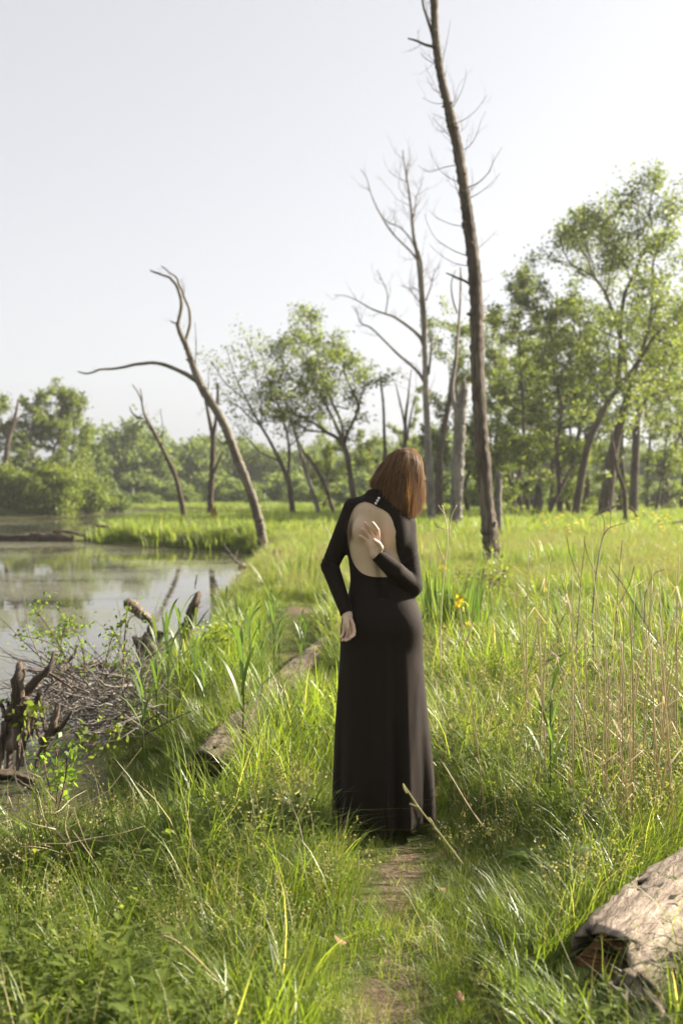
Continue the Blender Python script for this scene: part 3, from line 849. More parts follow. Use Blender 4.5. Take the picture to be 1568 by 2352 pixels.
# --- the dead trees that stand out
dead_tree('tallest dead tree, bare leaning trunk rising out of the top of the view', 19.1,
    [(1131, 1302, 37), (1126, 1240, 36), (1118, 1160, 33), (1106, 1010, 31), (1097, 870, 31), (1095, 760, 31), (1094, 690, 30), (1088, 610, 29), (1080, 540, 27), (1070, 470, 25), (1062, 410, 24), (1047, 320, 23), (1038, 285, 25), (1029, 245, 20), (1015, 190, 18), (1006, 140, 18), (1001, 100, 18), (998, 60, 17), (996, 0, 17), (993, -70, 15), (985, -150, 13), (975, -220, 8)],
    [[(1086, 662, 7), (1072, 648, 6), (1050, 638, 5), (1024, 627, 3)], [(1001, 112, 10), (990, 70, 8), (980, 40, 6), (971, 10, 5), (967, -40, 4), (958, -110, 2)], [(998, 108, 7), (975, 102, 6), (955, 93, 5), (936, 88, 3)],
     [(1074, 505, 3), (1062, 470, 2.5), (1050, 440, 2), (1040, 405, 1.2)], [(1052, 345, 2.5), (1072, 340, 2), (1090, 318, 1.6), (1103, 280, 1), (1115, 255, .8)], [(1076, 430, 3), (1100, 418, 2.4), (1122, 395, 1.8), (1133, 370, 1.3), (1152, 338, .8)],
     [(1078, 455, 2.2), (1105, 440, 1.6), (1130, 418, 1.0), (1148, 398, .8)], [(1041, 286, 2), (1070, 272, 1.5), (1095, 250, 1.1), (1118, 218, .8)], [(1033, 258, 2), (1052, 225, 1.5), (1066, 190, 1.1), (1070, 160, .8)], [(1014, 165, 2), (1018, 130, 1.6), (1026, 95, 1.1), (1034, 45, .8)],
     [(1051, 325, 2), (1035, 315, 1.5), (1010, 290, 1), (992, 268, .8)], [(1056, 420, 2), (1030, 408, 1.5), (1005, 385, 1.1), (985, 340, .8)], [(1056, 378, 2), (1020, 384, 1.6), (985, 395, 1.2), (960, 380, .8)], [(1079, 590, 2.5), (1040, 575, 2), (1000, 548, 1.4), (980, 510, 1), (975, 490, .8)], [(1084, 612, 2.2), (1045, 605, 1.6), (1010, 585, 1.1), (985, 560, .8)],
     [(1070, 520, 2), (1035, 515, 1.5), (1000, 498, 1), (985, 482, .8)], [(1091, 575, 1.6), (1110, 560, 1.2), (1140, 530, .8)], [(1030, 235, 1.6), (1000, 238, 1.2), (970, 225, .8)], [(1006, 150, 1.8), (985, 140, 1.3), (965, 122, .8)]],
    'barktall', 34, 0.75, 0.008, slope_seed=3, sides=20, lump=0.05, twig_on_branch=2)
t = dead_tree('bare grey forked dead tree with long side branches left of the tallest trunk', 43,
    [(990, 1203, 22), (989, 1150, 19), (986, 1080, 17), (982, 1000, 15), (978, 920, 15), (976, 850, 14), (975, 790, 13), (971, 730, 12), (966, 670, 10), (962, 620, 9), (957, 580, 9), (950, 545, 8), (946, 500, 6), (940, 450, 5), (934, 410, 4), (928, 375, 3), (924, 345, 2)],
    [[(977, 830, 10), (972, 790, 10), (960, 770, 9), (940, 752, 7), (905, 728, 6), (885, 721, 5), (850, 708, 4), (825, 693, 3), (795, 680, 2), (768, 678, 1.5)],
     [(976, 880, 9), (962, 858, 8), (945, 840, 7), (915, 815, 6), (880, 780, 5), (850, 752, 4), (828, 742, 3), (820, 720, 2), (808, 702, 1.2)],
     [(975, 800, 10), (975, 730, 9), (970, 660, 8), (968, 610, 6), (960, 575, 5)],
     [(960, 600, 6), (945, 580, 5), (925, 560, 4), (905, 540, 4), (890, 520, 4), (875, 495, 3.5), (862, 470, 3), (850, 440, 2.5), (842, 410, 2), (828, 388, 1.2)],
     [(955, 575, 5), (940, 545, 4), (915, 520, 3), (890, 510, 2.5), (865, 480, 1.5)], [(950, 545, 4), (944, 510, 3.5), (944, 480, 3), (941, 465, 2)], [(947, 505, 4), (953, 480, 3), (955, 455, 2), (965, 430, 1.4), (972, 405, 1)],
     [(978, 690, 4), (990, 655, 3), (998, 615, 1.5)], [(885, 721, 3), (890, 680, 2.5), (880, 650, 2), (865, 620, 1.2)], [(978, 715, 4), (960, 690, 3), (940, 665, 2), (922, 655, 1)], [(984, 860, 6), (990, 800, 5), (992, 760, 3)]],
    'barkgrey', 22, 1.9, 0.018, slope_seed=5, twig_on_branch=6)
dead_tree('thick broken snag with flaking bark standing between two dead trunks', 34,
    [(1047, 1228, 32), (1047, 1180, 28), (1050, 1100, 27), (1054, 1020, 26), (1058, 950, 25), (1064, 905, 20), (1066, 885, 12)], [[(1050, 945, 11), (1042, 930, 10), (1038, 890, 9), (1045, 840, 8), (1050, 780, 7), (1056, 700, 5), (1058, 615, 4)], [(1050, 720, 4), (1040, 690, 4), (1036, 650, 3), (1046, 620, 2)]], 'barkgrey', slope_seed=2, lump=0.06, jag=True, cat='snag', name='broken_snag')
dead_tree('dark broken pole leaning behind the thick snag', 50, [(1008, 1060, 14), (1018, 990, 14), (1030, 930, 12), (1036, 880, 11)], [], 'barkdark', jag=True, cat='snag', name='broken_snag')
dead_tree('short flat topped stub right beside the tallest trunk', 29, [(1146, 1243, 17), (1144, 1180, 16), (1144, 1120, 16), (1145, 1084, 16)], [], 'barkgrey', lump=0.05, cat='snag', name='broken_snag')
dead_tree('arched dead tree leaning out over the pond with a long crooked side limb', 26.5,
    [(606, 1266, 24), (601, 1228, 22), (593, 1190, 22), (582, 1150, 21), (566, 1105, 21), (549, 1062, 20), (529, 1010, 20), (511, 968, 19), (488, 928, 19), (466, 893, 20), (453, 866, 18), (440, 830, 14), (430, 800, 13), (424, 787, 12), (414, 765, 10), (408, 746, 9)],
    [[(408, 746, 9), (414, 722, 8), (417, 698, 8), (413, 676, 7.5), (405, 655, 7), (396, 644, 6.5), (389, 637, 6), (374, 632, 5), (364, 628, 5), (352, 624, 4.5), (345, 620, 3)],
     [(424, 790, 9), (431, 768, 7.5), (437, 740, 7), (435, 712, 6.5), (431, 700, 6), (422, 680, 5.5), (419, 668, 5), (412, 655, 5), (407, 640, 4.5), (399, 632, 4), (390, 627, 4), (380, 617, 3.5), (371, 611, 2.5)],
     [(450, 874, 12), (432, 862, 11), (408, 850, 9.5), (384, 840, 9), (366, 835, 8.5), (348, 833, 8), (330, 835, 7.5), (310, 837, 7), (286, 843, 6.5), (260, 847, 6), (238, 848, 5), (228, 849, 5), (214, 855, 4.5), (198, 858, 4.5), (179, 853, 2.5)],
     [(410, 752, 5), (404, 743, 4.5), (398, 741, 3.5), (391, 737, 2)], [(440, 836, 5), (434, 829, 5), (427, 826, 3)], [(452, 862, 4), (449, 830, 3), (451, 790, 2), (448, 740, 1.3)], [(533, 1012, 4), (515, 1020, 3.5), (503, 1012, 3), (497, 1000, 2)], [(476, 905, 3), (480, 880, 2), (478, 860, 1.2)], [(420, 680, 2), (424, 668, 1.5), (416, 640, 1)]],
    'barkmoss', 6, 0.6, 0.006, slope_seed=8, sides=14, twig_on_branch=2)
dead_tree('thin crooked dead tree on the grassy spit in the pond', 47,
    [(426, 1208, 15), (420, 1170, 13), (413, 1135, 12), (403, 1095, 11), (385, 1055, 11), (365, 1015, 9), (350, 985, 8), (338, 965, 7), (330, 945, 5), (325, 920, 4), (316, 900, 3), (304, 883, 2)], [[(330, 962, 5), (312, 956, 4), (302, 945, 3), (298, 933, 2)], [(350, 990, 6), (340, 975, 5), (328, 968, 3)], [(327, 925, 3), (325, 905, 2.5), (322, 892, 2)], [(372, 1030, 2.5), (374, 980, 2), (368, 940, 1.3)]], 'bark', 6, 1.0, 0.012)
dead_tree('dark forked dead trunk behind the arched dead tree', 50,
    [(481, 1192, 14), (484, 1140, 13), (487, 1080, 13), (489, 1030, 12), (488, 1000, 11), (480, 960, 8), (472, 920, 6), (466, 890, 4)], [[(489, 1010, 9), (495, 970, 8), (499, 930, 7), (501, 880, 6)], [(489, 1090, 7), (502, 1060, 5), (512, 1035, 3)]], 'barkdark', 5, 1.0, 0.012)
dead_tree('pale bare dead tree at the far left edge beyond the bushes', 80, [(10, 1120, 14), (14, 1060, 12), (20, 1010, 11), (32, 970, 9), (40, 935, 5), (42, 915, 2)], [[(18, 1015, 6), (8, 985, 5), (2, 960, 4)], [(30, 975, 5), (50, 955, 4), (78, 948, 2)]], 'bark', 8, 2.2, 0.03)
dead_tree('slim branchless dead pole right of the rounded maple', 62, [(884, 1045, 8), (882, 990, 7), (880, 930, 6), (875, 885, 5), (872, 855, 3)], [[(876, 870, 3), (872, 858, 2)]], 'barkdark')
dead_tree('clump of bare dark stems forking beside the grey dead tree', 66, [(928, 1040, 9), (930, 990, 8), (932, 950, 7), (936, 920, 5), (940, 880, 3), (944, 850, 2)], [[(930, 985, 6), (924, 950, 5), (916, 915, 4), (908, 880, 2)], [(934, 1010, 6), (942, 960, 5), (952, 910, 3)]], 'barkdark', 6, 1.8, 0.02)
dead_tree('thin pale leaning dead trunk left of the rounded maple', 58, [(738, 1198, 11), (722, 1145, 10), (703, 1085, 9), (690, 1040, 8), (678, 995, 7), (664, 950, 6), (652, 915, 5), (640, 885, 3), (632, 868, 2)], [], 'barkgrey', 8, 1.5, 0.015)
dead_tree('brown leaning trunk with sparse twigs beside the rounded maple', 60, [(770, 1188, 10), (756, 1145, 9), (738, 1098, 9), (715, 1060, 8), (698, 1040, 6), (688, 1020, 4)], [[(745, 1110, 5), (755, 1080, 4), (760, 1050, 2)]], 'bark', 10, 1.6, 0.016)
dead_tree('crooked thin dark trunk in front of the two big cottonwoods', 38, [(1437, 1230, 11), (1435, 1180, 10), (1433, 1130, 10), (1426, 1105, 9), (1417, 1080, 8), (1410, 1040, 7), (1404, 1010, 6), (1403, 988, 3)], [], 'barkdark', 4, 0.8, 0.01)
dead_tree('slanting bare pole propped among the right hand trees', 48, [(1248, 1203, 9), (1268, 1162, 8), (1290, 1116, 8), (1308, 1080, 6), (1322, 1052, 4)], [], 'bark')
dead_tree('broken stump with orange torn wood on the grassy spit', 42, [(495, 1215, 17), (494, 1198, 16), (492, 1180, 13)], [], 'rot', jag=True, cat='stump', name='broken_stump', lump=0.08)
dead_tree('low grey stub right of the torn orange stump', 42, [(533, 1222, 14), (532, 1210, 12), (531, 1200, 8)], [], 'barkgrey', jag=True, cat='stump', name='broken_stump', lump=0.08)
dead_tree('grey sawn stub at the far shore under the distant trees', 112, [(305, 1150, 9), (305, 1140, 8), (304, 1122, 6)], [], 'barkgrey', cat='stump', name='broken_stump')

# --- living trees that stand out
living_tree('rounded green maple with forked trunk just left of the head', 58, 808, 1165, None, 0, 15, 21, trunk=[(818, 1178, 16), (810, 1130, 15), (802, 1080, 14), (796, 1045, 13), (789, 1022, 13)], nl=0, nsub=11, ncl=15, leaf=0.17, sub=2.3,
    limbs=[[(789, 1022, 10), (770, 1003, 9), (752, 994, 8), (710, 965, 6), (671, 951, 5), (645, 935, 3), (620, 915, 2)], [(789, 1022, 10), (775, 985, 8), (753, 939, 7), (735, 905, 5), (718, 870, 4), (705, 830, 3), (708, 780, 2)], [(789, 1020, 9), (783, 970, 7), (760, 920, 6), (740, 870, 5), (730, 820, 4), (716, 770, 3), (712, 715, 2)],
           [(790, 1022, 10), (800, 990, 8), (823, 943, 7), (820, 920, 6), (805, 890, 5), (792, 860, 4), (785, 820, 2)], [(815, 950, 5), (828, 915, 4), (838, 885, 3), (855, 872, 2)], [(752, 994, 5), (700, 985, 4), (655, 955, 3), (630, 940, 2)], [(730, 900, 4), (690, 880, 3), (655, 850, 2), (640, 790, 2)], [(720, 850, 3), (690, 800, 2.5), (668, 760, 2)], [(740, 880, 4), (765, 840, 3), (775, 790, 2)], [(800, 940, 4), (760, 930, 3), (715, 920, 2)]])
living_tree('sparse young leaning tree with thin spring leaves left of the maple', 56, 670, 1185, None, 0, 14, 22, trunk=[(673, 1190, 14), (668, 1140, 13), (661, 1105, 12), (648, 1070, 10), (636, 1045, 9)], nl=0, nsub=9, ncl=6, leaf=0.15, sub=2.4, lmat='leafb',
    limbs=[[(636, 1045, 8), (618, 1010, 7), (600, 980, 6), (582, 948, 5), (565, 915, 4), (550, 885, 3), (535, 850, 2), (520, 800, 1.5)], [(661, 1100, 8), (664, 1050, 7), (660, 1000, 6), (648, 960, 5), (635, 920, 4), (612, 860, 3), (598, 800, 2)], [(600, 980, 5), (575, 960, 4), (550, 935, 3), (525, 920, 2)], [(565, 915, 3), (545, 905, 2.5), (510, 870, 2), (488, 830, 1.5)], [(600, 975, 4), (600, 930, 3), (592, 880, 2.5), (580, 820, 2), (565, 775, 1.5)], [(650, 965, 4), (625, 940, 3), (600, 925, 2)], [(645, 1060, 5), (600, 1040, 3), (570, 1010, 2), (545, 980, 1.5)], [(660, 1030, 4), (690, 1000, 3), (710, 970, 2)]])
big = [(1388, 1183, 34), (1392, 1145, 32), (1399, 1090, 28), (1407, 1040, 25), (1417, 995, 22), (1430, 950, 19), (1441, 905, 17)]
living_tree('largest cottonwood with thick twin trunk at the right', 52, 1388, 1183, None, 0, 34, 23, trunk=big, nl=0, nsub=12, ncl=17, leaf=0.17, sub=2.6,
    limbs=[[(1417, 894, 13), (1422, 830, 12), (1424, 787, 11), (1427, 720, 10), (1434, 672, 9), (1448, 646, 8), (1471, 593, 7), (1490, 570, 6), (1508, 556, 6), (1525, 530, 5), (1542, 498, 3), (1548, 450, 2)], [(1434, 830, 9), (1415, 745, 8), (1391, 677, 8), (1378, 655, 7), (1364, 636, 6), (1350, 600, 5), (1337, 576, 4), (1322, 545, 2)],
           [(1364, 636, 5), (1340, 622, 4), (1310, 606, 3.5), (1293, 575, 3), (1283, 540, 2)], [(1471, 600, 5), (1465, 560, 4), (1462, 500, 3), (1470, 450, 2)], [(1508, 556, 4), (1498, 530, 3.5), (1490, 480, 3), (1500, 430, 2)], [(1391, 677, 4), (1400, 620, 3), (1412, 570, 2.5), (1405, 500, 2)], [(1441, 905, 11), (1465, 830, 9), (1490, 747, 8), (1497, 683, 7), (1498, 609, 5), (1512, 569, 3)], [(1448, 646, 4), (1430, 600, 3), (1408, 560, 2.5), (1390, 500, 2)], [(1424, 780, 5), (1380, 760, 4), (1350, 740, 3), (1320, 730, 2)], [(1364, 620, 3), (1345, 560, 2.5), (1330, 510, 2)]])
living_tree('leaning cottonwood sweeping up to the right edge', 47, 1330, 1190, None, 0, 20, 24, trunk=[(1318, 1196, 20), (1330, 1120, 18), (1345, 1040, 17), (1360, 995, 16), (1377, 958, 15), (1397, 921, 13), (1417, 894, 12)], nl=0, nsub=11, ncl=14, leaf=0.16, sub=2.4, lmat='leafb',
    limbs=[[(1417, 894, 11), (1436, 868, 10), (1454, 845, 9), (1475, 815, 8), (1498, 777, 7), (1520, 755, 6), (1542, 737, 5), (1575, 712, 3), (1600, 680, 2)], [(1475, 815, 5), (1485, 770, 4), (1500, 720, 3), (1520, 660, 2)], [(1397, 921, 7), (1370, 880, 6), (1350, 830, 5), (1330, 790, 4), (1310, 740, 2)], [(1500, 775, 5), (1530, 790, 4), (1560, 800, 2)], [(1420, 890, 5), (1400, 850, 4), (1395, 800, 3), (1405, 750, 2)], [(1440, 862, 5), (1470, 880, 4), (1505, 870, 3), (1540, 880, 2)]])
living_tree('forked cottonwood with ivy on its foot at the far right', 56, 1455, 1180, None, 0, 20, 25, trunk=[(1453, 1180, 22), (1455, 1120, 19), (1458, 1060, 18), (1460, 1010, 18), (1461, 975, 17)], nl=0, nsub=10, ncl=14, leaf=0.17, sub=2.6,
    limbs=[[(1461, 975, 12), (1472, 940, 11), (1486, 915, 10), (1505, 890, 8), (1525, 865, 6), (1550, 830, 4), (1570, 790, 2)], [(1461, 975, 11), (1462, 930, 10), (1468, 880, 8), (1478, 830, 6), (1500, 780, 4), (1530, 720, 2)], [(1486, 915, 6), (1520, 900, 4), (1560, 890, 3), (1600, 870, 2)], [(1480, 925, 6), (1500, 860, 5), (1545, 780, 4), (1580, 700, 2)], [(1505, 890, 5), (1540, 840, 4), (1580, 650, 3), (1600, 600, 2)]])
living_tree('slim tree with high crown in the middle of the right hand wood', 50, 1285, 1192, (1268, 640), 60, 14, 26, h0=0.28, nl=13, nsub=7, ncl=16, leaf=0.16, sub=1.5, sway=0.02)
living_tree('tree with tall narrow crown just right of the tallest dead trunk', 54, 1194, 1200, (1192, 640), 62, 13, 27, h0=0.22, nl=14, nsub=7, ncl=16, leaf=0.16, sub=1.5, sway=0.03)
living_tree('slender tree behind the flat topped stub', 60, 1165, 1195, (1140, 690), 50, 11, 28, h0=0.25, nl=12, nsub=6, ncl=14, leaf=0.17, sub=1.5)
living_tree('bushy tree behind the thick broken snag', 62, 1075, 1190, (1050, 720), 62, 11, 29, h0=0.2, nl=13, nsub=7, ncl=13, leaf=0.18, sub=1.7)
living_tree('thick trunked tree in the shade of the right hand wood', 62, 1231, 1182, (1225, 760), 58, 20, 30, h0=0.3, nl=12, nsub=7, ncl=14, leaf=0.18, sub=1.7, mat='bark')
living_tree('tree with bright top between slim tree and largest cottonwood', 64, 1335, 1182, (1330, 690), 66, 13, 31, h0=0.25, nl=13, nsub=7, ncl=14, leaf=0.18, sub=1.8, lmat='leafb')
living_tree('leafy tree at the right edge behind the forked cottonwood', 70, 1530, 1172, (1545, 800), 85, 11, 32, h0=0.3, nl=12, nsub=7, ncl=13, leaf=0.2, sub=2.2)
living_tree('slim leaning tree at the far right edge of the meadow', 60, 1500, 1180, (1545, 930), 40, 8, 33, h0=0.4, nl=9, nsub=6, ncl=10, leaf=0.17, sub=1.5, lmat='leafb')
living_tree('dark stemmed tree leaning right at the back of the wood', 66, 1300, 1185, (1395, 800), 55, 11, 34, h0=0.3, nl=12, nsub=6, ncl=13, leaf=0.18, sub=1.7)
for k, (px, Y, tx, ty, cw_, rp, lab) in enumerate([(1212, 58, 1218, 820, 36, 9, 'slim dark trunk left of the thick trunked tree'), (1262, 64, 1258, 720, 42, 10, 'straight dark trunk just left of the slim high crowned tree'), (1305, 58, 1312, 760, 40, 11, 'dark trunk just right of the slim high crowned tree'), (1345, 66, 1352, 790, 40, 9, 'dark trunk between leaning and largest cottonwood'), (1420, 60, 1440, 700, 46, 15, 'second straight trunk hugging the largest cottonwood'),
        (1178, 70, 1172, 790, 40, 9, 'far dark trunk behind the bright sapling'), (1128, 66, 1120, 770, 40, 8, 'dark trunk peeping out left of the tallest trunk'), (1485, 72, 1490, 780, 46, 10, 'dark trunk behind the forked cottonwood'), (1565, 66, 1572, 720, 50, 10, 'trunk half cut by the right edge of the view')]):
    living_tree(lab, Y, px, 1190, (tx, ty), cw_, rp, 300 + k, h0=0.35, nl=10, nsub=6, ncl=13, leaf=0.17, sub=1.5, sway=0.02)
# understory
for k, (px, py, Y, tx, ty, cw_, lab) in enumerate([(1150, 1195, 44, 1145, 1000, 48, 'low bright sapling with drooping leaves behind the flat topped stub'), (1185, 1190, 46, 1195, 985, 46, 'bright green sapling filling the gap right of the tallest trunk'), (1105, 1190, 56, 1085, 960, 45, 'rounded green sapling behind the tallest trunk'),
        (1000, 1185, 60, 1005, 1000, 42, 'green sapling behind the grey forked dead tree'), (1325, 1185, 50, 1330, 1010, 40, 'sunlit sapling in front of the leaning cottonwood'), (1240, 1185, 56, 1245, 960, 46, 'dense sapling in the middle of the right hand wood'),
        (740, 1175, 72, 760, 1010, 40, 'low sapling on the bank left of the maple'), (860, 1170, 75, 850, 1000, 42, 'soft green sapling behind the head'), (1400, 1180, 60, 1410, 1040, 34, 'sapling with pale leaves between the cottonwood trunks'), (1520, 1170, 66, 1520, 1030, 40, 'low sapling at the right edge of the wood'), (1290, 1180, 66, 1285, 900, 50, 'shaded sapling deep in the right hand wood'), (930, 1170, 85, 940, 990, 50, 'rounded sapling directly behind the hair')]):
    living_tree(lab, Y, px, py, (tx, ty), cw_, 6, 60 + k, h0=0.12, nl=11, nsub=6, ncl=15, leaf=0.15, sub=1.1, lmat='leafb' if k % 2 == 0 else 'leaf', name='sapling', cat='sapling', sides=6)

# --- across the pond on the left
living_tree('tall airy tree among bushes beyond the pond, tallest of the left group', 86, 130, 1130, (150, 892), 48, 11, 41, h0=0.3, nl=13, nsub=7, ncl=15, leaf=0.24, sub=1.9, lmat='leaf')
living_tree('narrow tree with tufted crown left of the tallest far tree', 84, 82, 1125, (85, 892), 34, 9, 42, h0=0.35, nl=11, nsub=6, ncl=14, leaf=0.24, sub=1.7, lmat='leaf')
living_tree('leaning far tree right of the tallest far tree over the bushes', 88, 150, 1120, (178, 930), 42, 8, 43, h0=0.3, nl=11, nsub=6, ncl=14, leaf=0.24, sub=1.8, lmat='leaf')
living_tree('low spreading far tree behind the bushes at the left', 100, 195, 1130, (205, 1000), 42, 7, 44, h0=0.25, nl=10, nsub=6, ncl=14, leaf=0.28, sub=2.0, lmat='leaffar')
living_tree('far tree cut off by the left edge of the view', 84, -20, 1125, (-12, 890), 34, 9, 45, h0=0.4, nl=11, nsub=6, ncl=14, leaf=0.24, sub=1.8, lmat='leaf')
living_tree('far tree left of the airy group, half hidden by bushes', 105, 40, 1120, (48, 1020), 40, 7, 46, h0=0.3, nl=9, nsub=6, ncl=14, leaf=0.28, sub=2.0, lmat='leaffar')

# --- the distant wood: domed crowns, four growth forms reused
def far_tree(label, Y, px, top_py, cw, seed, lmat='leaffar', group=None):
    return living_tree(label, Y, px, 1150, (px, top_py + 5), cw, 10, seed, h0=0.12, nl=20, nsub=8, ncl=15, leaf=0.50, sub=3.0, lmat=lmat, group=group, sig=0.75, name='distant_tree', sides=6, rise=0.45)
FG = 'trees of the distant wood'
protos = []
for k, (px, tp, cw_, Y, lab) in enumerate([(303, 1018, 82, 128, 'broad domed distant tree right above the end of the bushes'), (420, 1020, 72, 140, 'distant domed tree behind the thin crooked dead tree'), (545, 1022, 70, 146, 'distant tree between the arched dead tree and the sparse one'), (480, 1012, 60, 150, 'distant tree rising behind the dark forked dead trunk')]):
    protos.append(far_tree(lab, Y, px, tp, cw_, 80 + k, group=FG))
spots = [(350, 143, 0.95, 'distant tree filling the skyline right of the broad domed one'), (250, 150, 0.72, 'small distant tree where the skyline dips beyond the bushes'), (615, 140, 0.82, 'distant tree behind the sparse young tree'), (690, 145, 0.80, 'distant tree behind the leaning thin trunks'), (760, 150, 0.82, 'distant tree low behind the maple crown'), (840, 140, 0.90, 'distant tree in the gap between maple and slim dead pole'), (905, 150, 1.0, 'distant tree just left above the hair'),
         (975, 146, 0.95, 'distant tree behind the grey forked dead tree'), (1060, 140, 1.0, 'distant tree behind the snag and bushy tree'), (1150, 140, 0.95, 'distant tree low behind the flat topped stub'), (1240, 145, 0.95, 'distant tree deep behind the right hand wood'), (1330, 140, 0.9, 'distant tree behind the slim right hand trees'), (1420, 150, 0.9, 'distant tree behind the cottonwood trunks'), (1500, 145, 0.85, 'distant tree low between forked cottonwood and right edge'), (1580, 140, 0.95, 'distant tree at the right edge of the skyline'),
         (170, 160, 0.62, 'small hazy distant tree behind the airy left group'), (90, 165, 0.60, 'small hazy distant tree left of the airy group'), (10, 160, 0.66, 'hazy distant tree low at the left edge')]
for k, (px, Y, s, lab) in enumerate(spots):
    q = at(px, 1150, Y)
    dup(protos[k % 4], (q[0], q[1], 0.0), rotz=k * 1.3, scale=s, label=lab, group=FG)

# --- bushes on the far left bank
def bush(label, Y, px, top_py, cw, seed, lmat='bush', group=None, name='bush', leaf=0.22, n=2600):
    R = np.random.RandomState(seed)
    b = at(px, 1180, Y); gz = max(WATER_Z, float(height(b[0], b[1]))); tz = at(px, top_py, Y)[2]
    t = thing(name, label, 'bush', (b[0], b[1], gz), group)
    wx = cw / FOC * Y; hh = tz - gz
    bm = MB(); pts = []
    for k in range(34):
        az = k * 2.4; el = math.radians(15 + 75 * R.rand() ** 0.8)
        d = np.array([math.cos(az) * math.cos(el) * wx, math.sin(az) * math.cos(el) * wx * 0.8, math.sin(el) * hh * 0.98]) * (0.8 + 0.3 * R.rand())
        L = twiglet(np.array([b[0], b[1], gz]) + np.array([0.3 * d[0], 0.3 * d[1], 0]), d, np.linalg.norm(d) * 0.85, 0.03, 5, 0.14, 0.05, R)
        tube_line(bm, L, 4)
        foliate(bm, pts, L, 5, 0.9, R, 2, 0.30, n // 340, 0.015, 0.2, 0.2, 3)
    bm.build('stems', M['bark'], t)
    P = np.vstack(pts); P = P[P[:, 2] > gz + 0.05]
    cm = MB(); V, F = leaves(P, leaf, 0.6, R); cm.add(V, F)
    tag(cm.build('foliage', M[lmat], t, smooth=False), kind='stuff')
    return t
BL = 'shady undergrowth at the back of the woods'
WHERE = ['just outside the left edge of the view', 'low at the left edge behind the bushes', 'behind the tallest of the left group', 'behind the leaning far tree', 'where the left bushes slope down', 'beyond the end of the left bank', 'at the foot of the broad domed distant tree', 'left of the grey sawn stub', 'behind the thin crooked dead tree', 'behind the dark forked dead trunk', 'right behind the arched dead tree', 'left of the sparse young tree', 'behind the foot of the sparse young tree', 'behind the pale leaning dead trunk', 'left of the maple trunk', 'behind the maple trunk', 'behind the raised shoulder', 'behind the hair', 'between head and grey forked tree', 'behind the thick broken snag', 'between snag and tallest trunk', 'behind the tallest trunk', 'right of the flat topped stub', 'behind the thick trunked tree', 'behind the slim high crowned tree', 'behind the slanting bare pole', 'behind the leaning cottonwood', 'behind the largest cottonwood', 'between the forked cottonwood and the right edge', 'at the right edge of the meadow']
big_bush = []
def backing(px, Y, top_py, cw, k):
    lab = 'dark rounded undergrowth ' + WHERE[k]
    if len(big_bush) < 3:
        big_bush.append((bush(lab, Y, px, top_py, cw, 200 + k, 'leaffar', BL, leaf=0.34, n=3400), at(px, top_py, Y)[2] + 0.0))
        return
    b, h0_ = big_bush[k % 3]
    q = at(px, 1180, Y); hz_ = at(px, top_py, Y)[2]
    dup(b, (q[0], q[1], 0.0), k * 1.9, hz_ / h0_, label=lab, group=BL)
for k in range(30):
    px = -40 + 57 * k + 20 * math.sin(k * 2.3)
    backing(px, 112 + 14 * ((k * 7) % 5) / 5 - (22 if px > 960 else 0), 1085 + 14 * math.sin(k * 1.9), 70, k)
bush('big rounded bush overhanging the pond at the left', 76, 120, 1035, 66, 1, n=4200)
bush('pale green bush at the left edge of the pond', 76, 25, 1040, 58, 2, n=4200)
bush('bush sloping down to the water at the right end of the left bank', 80, 200, 1060, 50, 3, n=3800)
bush('tall loose bush behind the big rounded one', 84, 165, 1015, 55, 4, 'leafb', leaf=0.22)
bush('tall bush behind the pale bush at the left edge', 84, 60, 1018, 58, 5, 'leaffar')
bush('low dark bush at the water where the left bank ends', 90, 262, 1128, 26, 6, 'leaffar')
bush('low bush on the far shore left of the thin dead tree', 100, 330, 1140, 40, 7, 'leaffar')
bush('low bush on the far shore behind the grassy spit', 104, 420, 1120, 45, 8, 'leaffar')
bush('dark low bush under the distant wood left of the sparse tree', 106, 560, 1110, 50, 9, 'leaffar')
bush('dark low bush under the distant wood behind the leaning trunks', 104, 700, 1105, 55, 10, 'leaffar')
bush('dark low bush left behind the shoulder', 100, 790, 1100, 40, 13, 'leaffar')
bush('bush half hidden behind the left edge trees', 90, -30, 1070, 50, 14, 'bush')
bush('shady bush at the back of the right hand wood', 80, 1230, 1110, 50, 15, 'leaffar')
bush('shady bush behind the cottonwood trunks', 84, 1380, 1105, 60, 16, 'leaffar')
bush('low bush at the back right of the meadow', 84, 1530, 1110, 60, 17, 'leaffar')
bush('low bush behind the tallest trunk at the edge of the wood', 76, 1110, 1105, 45, 18, 'leaffar')

# ------------------------------------------------------------------ the woman: bodies grown as one surface from a distance field
WX, WY, SC_ = 0.1763, 4.20, 546.0         # where she stands; px per metre at that distance
def L3(px, py, y=0.0):
    return np.array([(px - 880) / SC_, y, (1905 - py) / SC_])

